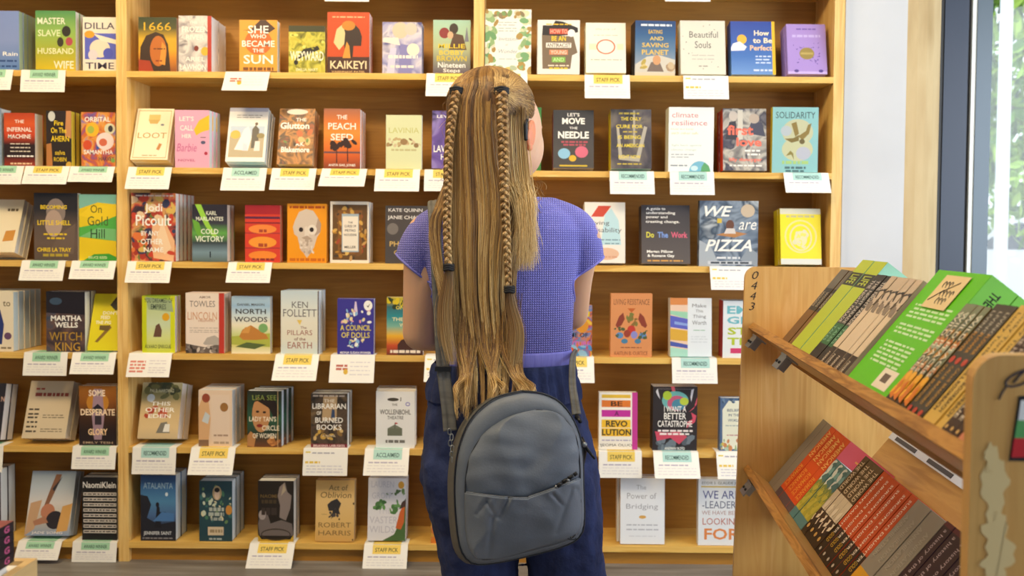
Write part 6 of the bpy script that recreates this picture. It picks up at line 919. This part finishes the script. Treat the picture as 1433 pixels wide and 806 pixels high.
def braid(name, path, tail, w0, w1, period, lab):
    P = cr(path, 24); L = [0]
    for i in range(1, len(P)): L.append(L[-1] + (P[i] - P[i - 1]).length)
    def at(s):
        for i in range(1, len(P)):
            if L[i] >= s: return P[i - 1].lerp(P[i], (s - L[i - 1]) / max(1e-9, L[i] - L[i - 1]))
        return P[-1]
    q = MB(); tot = L[-1]; n = int(tot / .0035); fine = []; rb = random.Random(5)
    for k in range(3):
        c = []; r_ = []
        for i in range(n + 1):
            s = tot * i / n; f = i / n; ww = w0 + (w1 - w0) * f; t = 2 * PI * s / period + k * 2 * PI / 3
            c.append(at(s) + Vector((ww * .55 * math.sin(t), -.006 - ww * .42 * math.sin(2 * t), 0))); r_.append(ww * .48 * (.86 + .14 * math.cos(2 * t)))
        q.tube(c, r_, braid_m, 10, flat=(Vector((0, 1, 0)), .8))
        for z in range(46):
            a = rb.uniform(0, 2 * PI); tw = rb.uniform(-3, 3); fine.append([p + Vector((r_[i] * math.cos(a + tw * i / n), r_[i] * .85 * math.sin(a + tw * i / n), 0)) * 1.03 for i, p in enumerate(c)])
    o = local(q.build(name, None, True)); o['label'] = lab
    T_ = cr(tail, 6); nt = len(T_)
    for z in range(420):
        a, b_ = rb.gauss(0, 1), rb.gauss(0, 1); fine.append([p + Vector((a * (.002 + .007 * (i / nt) ** .7 * (1 - .55 * (i / nt) ** 3)), b_ * .003, 0)) for i, p in enumerate(T_)][:nt - rb.randint(0, 7)])
    hair_curves('braid_strands', fine, .00045, braid_s, o, [rb.random() * .62 for _ in fine])
    return o
braid('braid', [W(639, 130, 1.872), W(633, 165, 1.862), W(628, 215, 1.852), W(627, 270, 1.846), W(626, 320, 1.836), W(628, 372, 1.828)], [W(628, 376, 1.826), W(626, 400, 1.824), W(622, 430, 1.822), W(624, 470, 1.82), W(632, 510, 1.815)], .0120, .0100, .046, 'left braid of dark blond hair')
braid('braid', [W(702, 130, 1.852), W(703, 160, 1.845), W(705, 215, 1.838), W(706, 270, 1.834), W(709, 330, 1.828), W(712, 402, 1.824)], [W(713, 408, 1.822), W(716, 430, 1.82), W(723, 460, 1.818), W(722, 490, 1.815), W(718, 520, 1.81)], .0160, .0082, .046, 'right braid of dark blond hair')
for p, rr in ((W(639, 127, 1.878), .013), (W(702, 127, 1.852), .0135), (W(628, 374, 1.822), .0095), (W(713, 405, 1.818), .0095)):
    q = MB()
    for dz in (-.0045, 0, .0045): q.tube([p + Vector((rr * math.cos(t), rr * .9 * math.sin(t), dz + .001 * math.sin(3 * t))) for t in [2 * PI * i / 20 for i in range(21)]], .0034, mat('#17191f', .7, 0, 'elastic'), 8, cap=False)
    o = local(q.build('hair_tie', None, True)); o['label'] = 'black elastic hair tie'
# ---------------------------------------------------------------- backpack
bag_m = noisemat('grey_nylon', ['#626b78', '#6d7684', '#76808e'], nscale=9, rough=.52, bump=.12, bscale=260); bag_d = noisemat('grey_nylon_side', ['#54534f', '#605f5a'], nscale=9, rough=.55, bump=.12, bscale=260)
seam_m = mat('#2a2e36', .6, 0, 'seam'); zip_m = mat('#17181c', .35, .3, 'black_zip')
bp_c = W(725, 670, 1.76); bag = empty('backpack', bp_c); BO = Vector(bp_c)
tag(bag, "slate grey backpack hanging low on the person's back", 'backpack')
def blocal(o): o.data.transform(Matrix.Translation(-BO)); o.parent = bag; return o
OUT = [(730, 547), (757, 550), (783, 562), (803, 588), (815, 625), (817, 680), (818, 730), (811, 752), (788, 765), (745, 777), (700, 787), (666, 790), (650, 780), (641, 755), (636, 700), (637, 655), (645, 615), (662, 582), (692, 557)]
INN = [(752, 574), (775, 577), (793, 590), (806, 612), (811, 645), (812, 690), (812, 732), (806, 748), (784, 758), (744, 769), (705, 779), (674, 782), (660, 772), (653, 748), (651, 700), (653, 660), (662, 630), (682, 603), (715, 583)]
def resamp(pts, n=72):
    P = cr([(x, y, 0) for x, y in pts + [pts[0]]], 10); L = [0]
    for i in range(1, len(P)): L.append(L[-1] + (P[i] - P[i - 1]).length)
    out = []; j = 0
    for k in range(n):
        s = L[-1] * k / n
        while L[j + 1] < s: j += 1
        t = (s - L[j]) / max(1e-9, L[j + 1] - L[j]); p = P[j].lerp(P[j + 1], t); out.append((p.x, p.y))
    return out
O_, I_ = resamp(OUT), resamp(INN); NB = len(O_)
def shift(pts, k, dx, dy, cx=728, cy=670): return [(cx + (x - cx) * k + dx, cy + (y - cy) * k + dy) for x, y in pts]
def mixp(a, b_, t): return [(x0 + (x1 - x0) * t, y0 + (y1 - y0) * t) for (x0, y0), (x1, y1) in zip(a, b_)]
def lift(pts, d): return [W(x, y, d) for x, y in pts]
q = MB(); q.loft([lift(shift(O_, .93, -11, 0), 1.818), lift(shift(O_, .985, -11, 0), 1.810), lift(shift(O_, 1.0, -7, 0), 1.79), lift(shift(O_, 1.0, -3, 0), 1.745), lift(O_, 1.712), lift(mixp(O_, I_, .35), 1.697), lift(mixp(O_, I_, .75), 1.690), lift(I_, 1.690), lift(shift(I_, .5, 0, 0), 1.70)], bag_m)
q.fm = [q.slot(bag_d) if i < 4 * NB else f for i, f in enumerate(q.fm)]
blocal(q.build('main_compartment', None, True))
# front panel over the compartment, its lower half a pleated pocket
def inside_x(y):
    xs = []
    for i in range(NB):
        (x0, y0), (x1, y1) = I_[i], I_[(i + 1) % NB]
        if (y0 - y) * (y1 - y) <= 0 and y0 != y1: xs.append(x0 + (x1 - x0) * (y - y0) / (y1 - y0))
    return (min(xs), max(xs)) if len(xs) >= 2 else (None, None)
def pocket_line(x): return 690 + 8 * math.sin((x - 655) / 150 * PI * .9) * (1 if x < 740 else .8) - max(0, x - 740) * .30
PLE = [((683, 698), (668, 720), 5, .005), ((714, 694), (698, 724), 5, .007), ((682, 702), (694, 722), 4, .004), ((773, 690), (788, 708), 4, .006), ((800, 684), (778, 745), 7, .005), ((806, 682), (812, 702), 4, .004), ((690, 725), (684, 775), 8, .004)]
def segd(x, y, a, b_):
    vx, vy = b_[0] - a[0], b_[1] - a[1]; t = max(0, min(1, ((x - a[0]) * vx + (y - a[1]) * vy) / (vx * vx + vy * vy))); dx, dy = x - a[0] - t * vx, y - a[1] - t * vy
    return math.hypot(dx, dy), t
def surf(x, y, part):
    xl, xr = inside_x(y); cx_ = (x - (xl + xr) / 2) / max(1, (xr - xl) / 2); cy_ = (y - 678) / 106; rad = min(1, max(abs(cx_), abs(cy_))); dep = 1.690 - .030 * (1 - rad ** 3.2) ** .8
    dep += .004 * mnoise.noise(Vector((x * .03, y * .045, 1))) * (1 - rad) * 2
    if part == 'pocket':
        dy = y - pocket_line(x); dep -= .010 * math.exp(-dy / 40) * (1 - rad ** 4) + .002
        for a, b_, w_, am in PLE:
            d_, t = segd(x, y, a, b_); dep += am * math.exp(-(d_ / (w_ * .5)) ** 2) * (1 - .5 * t); dep -= am * .5 * math.exp(-((d_ - w_) / w_) ** 2) * (1 - t)
    else:
        dy = pocket_line(x) - y; dep += .008 * math.exp(-max(0, dy) / 14)
        ey = min(abs(x - xl), abs(x - xr)) / 60; dep += .0016 * math.sin(y * .21 + 3 * math.sin(x * .03)) * math.exp(-ey * 2)
    return dep
def panel_grid(part, nx=64, ny=50):
    ys0 = min(p[1] for p in I_) + .5; ys1 = max(p[1] for p in I_) - .5; rows = []
    for j in range(ny + 1):
        row = []
        for i in range(nx + 1):
            u = i / nx
            if part == 'upper':
                yb_ = ys0 + (1 - (1 - j / ny) ** 1) * (690 - ys0); xl, xr = inside_x(yb_); x = xl + (xr - xl) * u
                y = ys0 + (pocket_line(x) - ys0) * (yb_ - ys0) / (690 - ys0); y = min(y, ys1); xl, xr = inside_x(y); x = xl + (xr - xl) * u
            else:
                f = j / ny; yb_ = 690 + (ys1 - 690) * f; xl, xr = inside_x(yb_); x = xl + (xr - xl) * u; y = pocket_line(x) + (ys1 - pocket_line(x)) * f; xl, xr = inside_x(min(y, ys1)); x = xl + (xr - xl) * u
            row.append(W(x, y, surf(x, y, part)))
        rows.append(row)
    q = MB(); q.loft(rows, bag_m, closed=False, cap=False)
    if part == 'pocket': q.loft([[p + Vector((0, .012, -.002)) for p in rows[0]], rows[0]], bag_m, closed=False, cap=False)
    o = q.build('front_pocket' if part == 'pocket' else 'front_panel'); modded(o, [('SOLIDIFY', dict(thickness=.002, offset=-1))]); return blocal(o)
panel_grid('upper'); pk_ = panel_grid('pocket')
def seam(name, pts, r_, m, lab=None):
    q = MB(); q.tube(pts, r_, m, 8); o = blocal(q.build(name, None, True))
    if lab: o['label'] = lab
seam('piping', lift([O_[i % NB] for i in range(NB + 1)], 1.708), .0017, seam_m); seam('panel_seam', [p - Vector((0, .002, 0)) for p in lift([I_[i % NB] for i in range(NB + 1)], 1.690)], .0015, seam_m)
seam('pocket_zip', [W(x, pocket_line(x) - 1, surf(x, pocket_line(x) + .5, 'pocket') + .003) for x in range(662, 808, 4)], .0016, zip_m)
q = MB(); zx = [W(x, y, 1.652) for x, y in ((779, 681), (787, 675), (795, 670), (803, 665), (808, 661))]
for i in range(4): q.tube([zx[i], zx[i].lerp(zx[i + 1], .9)], [.0042, .0034], zip_m, 6)
q.ball(zx[0], .004, steel_m); q.ball(zx[2] - Vector((0, .003, .002)), .003, steel_m); o = blocal(q.build('zip_pull', None, True)); o['label'] = 'black zip pull at the pocket'
q = MB(); q.tube([W(814, 612, 1.72), W(819, 625, 1.71), W(816, 650, 1.715)], [.003, .005, .003], zip_m, 8); q.tube([W(818, 624, 1.71), W(826, 634, 1.705), W(832, 642, 1.705)], [.004, .003, .0022], zip_m, 8); q.ball(W(818, 622, 1.705), .0055, steel_m); o = blocal(q.build('zip_pull', None, True)); o['label'] = 'black zip pull on the right side'
q = MB(); mm = mat('#16181c', .4, 0, 'emblem'); c = W(800, 752, surf(800, 750, 'pocket') - .004)
q.tube([c + Vector((.009 * math.cos(t), 0, .0045 * math.sin(t))) for t in [2.2 + i * .3 for i in range(14)]], .0011, mm, 6); q.tube([c + Vector((x, 0, z)) for x, z in ((-.003, .004), (-.001, -.003), (.003, .001), (.008, .006))], .001, mm, 6); blocal(q.build('emblem', None, True))
strap_m = noisemat('strap_webbing', ['#5a5a58', '#686866', '#706f6a'], scale=(1, 1, 8), nscale=14, rough=.7, bump=.2)
def strap(name, pts, wd, th_, lab):
    P = cr(pts, 8); q = MB(); rings = []
    for i, p in enumerate(P):
        t = (P[min(i + 1, len(P) - 1)] - P[max(i - 1, 0)]).normalized(); sd = t.cross(Vector((0, -1, .25))).normalized(); nn = sd.cross(t).normalized()
        w_ = wd[0] + (wd[1] - wd[0]) * i / (len(P) - 1)
        rings.append([p + sd * a * w_ / 2 + nn * b_ * th_ for a, b_ in ((-1, 0), (-.8, .5), (-.3, .65), (-.25, .4), (.25, .4), (.3, .65), (.8, .5), (1, 0), (.8, -.5), (-.8, -.5))])
    q.loft(rings, strap_m); o = blocal(q.build(name, None, True)); o['label'] = lab; return o
strap('shoulder_strap', [W(612, 300, 2.07), W(608, 284, 2.0), W(606, 284, 1.93), W(608, 310, 1.862), W(611, 360, 1.845), W(615, 430, 1.838), W(620, 512, 1.828), W(627, 570, 1.815), W(630, 603, 1.805)], (.024, .030), .0045, 'left shoulder strap')
strap('shoulder_strap', [W(806, 490, 1.985), W(804.5, 493, 1.945), W(801.5, 503, 1.868), W(801, 535, 1.838), W(804, 560, 1.815), W(807, 580, 1.80)], (.010, .020), .004, 'right shoulder strap')
q = MB(); pc_ = W(620, 516, 1.824); q.box(pc_ + Vector((-.017, -.006, -.005)), pc_ + Vector((.017, .008, .005)), zip_m); o = blocal(q.build('strap_buckle')); o['label'] = 'black strap buckle'
q = MB(); q.tube([W(807, 581, 1.80), W(812, 590, 1.77)], .004, zip_m, 8); q.ball(W(808, 584, 1.795), .006, zip_m); blocal(q.build('strap_buckle', None, True))
q = MB()
for i, (x, y) in enumerate(((629, 604), (632, 612), (630, 620), (633, 628), (632, 636), (635, 644))):
    c = W(x, y, 1.80 - i * .006); q.tube([c + Vector((.0035 * math.cos(t), .003 * (i % 2) * math.sin(t), .0065 * math.sin(t))) for t in [2 * PI * k / 14 for k in range(15)]], .0015, steel_m, 6, cap=False)
o = blocal(q.build('chain_link', None, True)); o['label'] = 'steel ring chain'
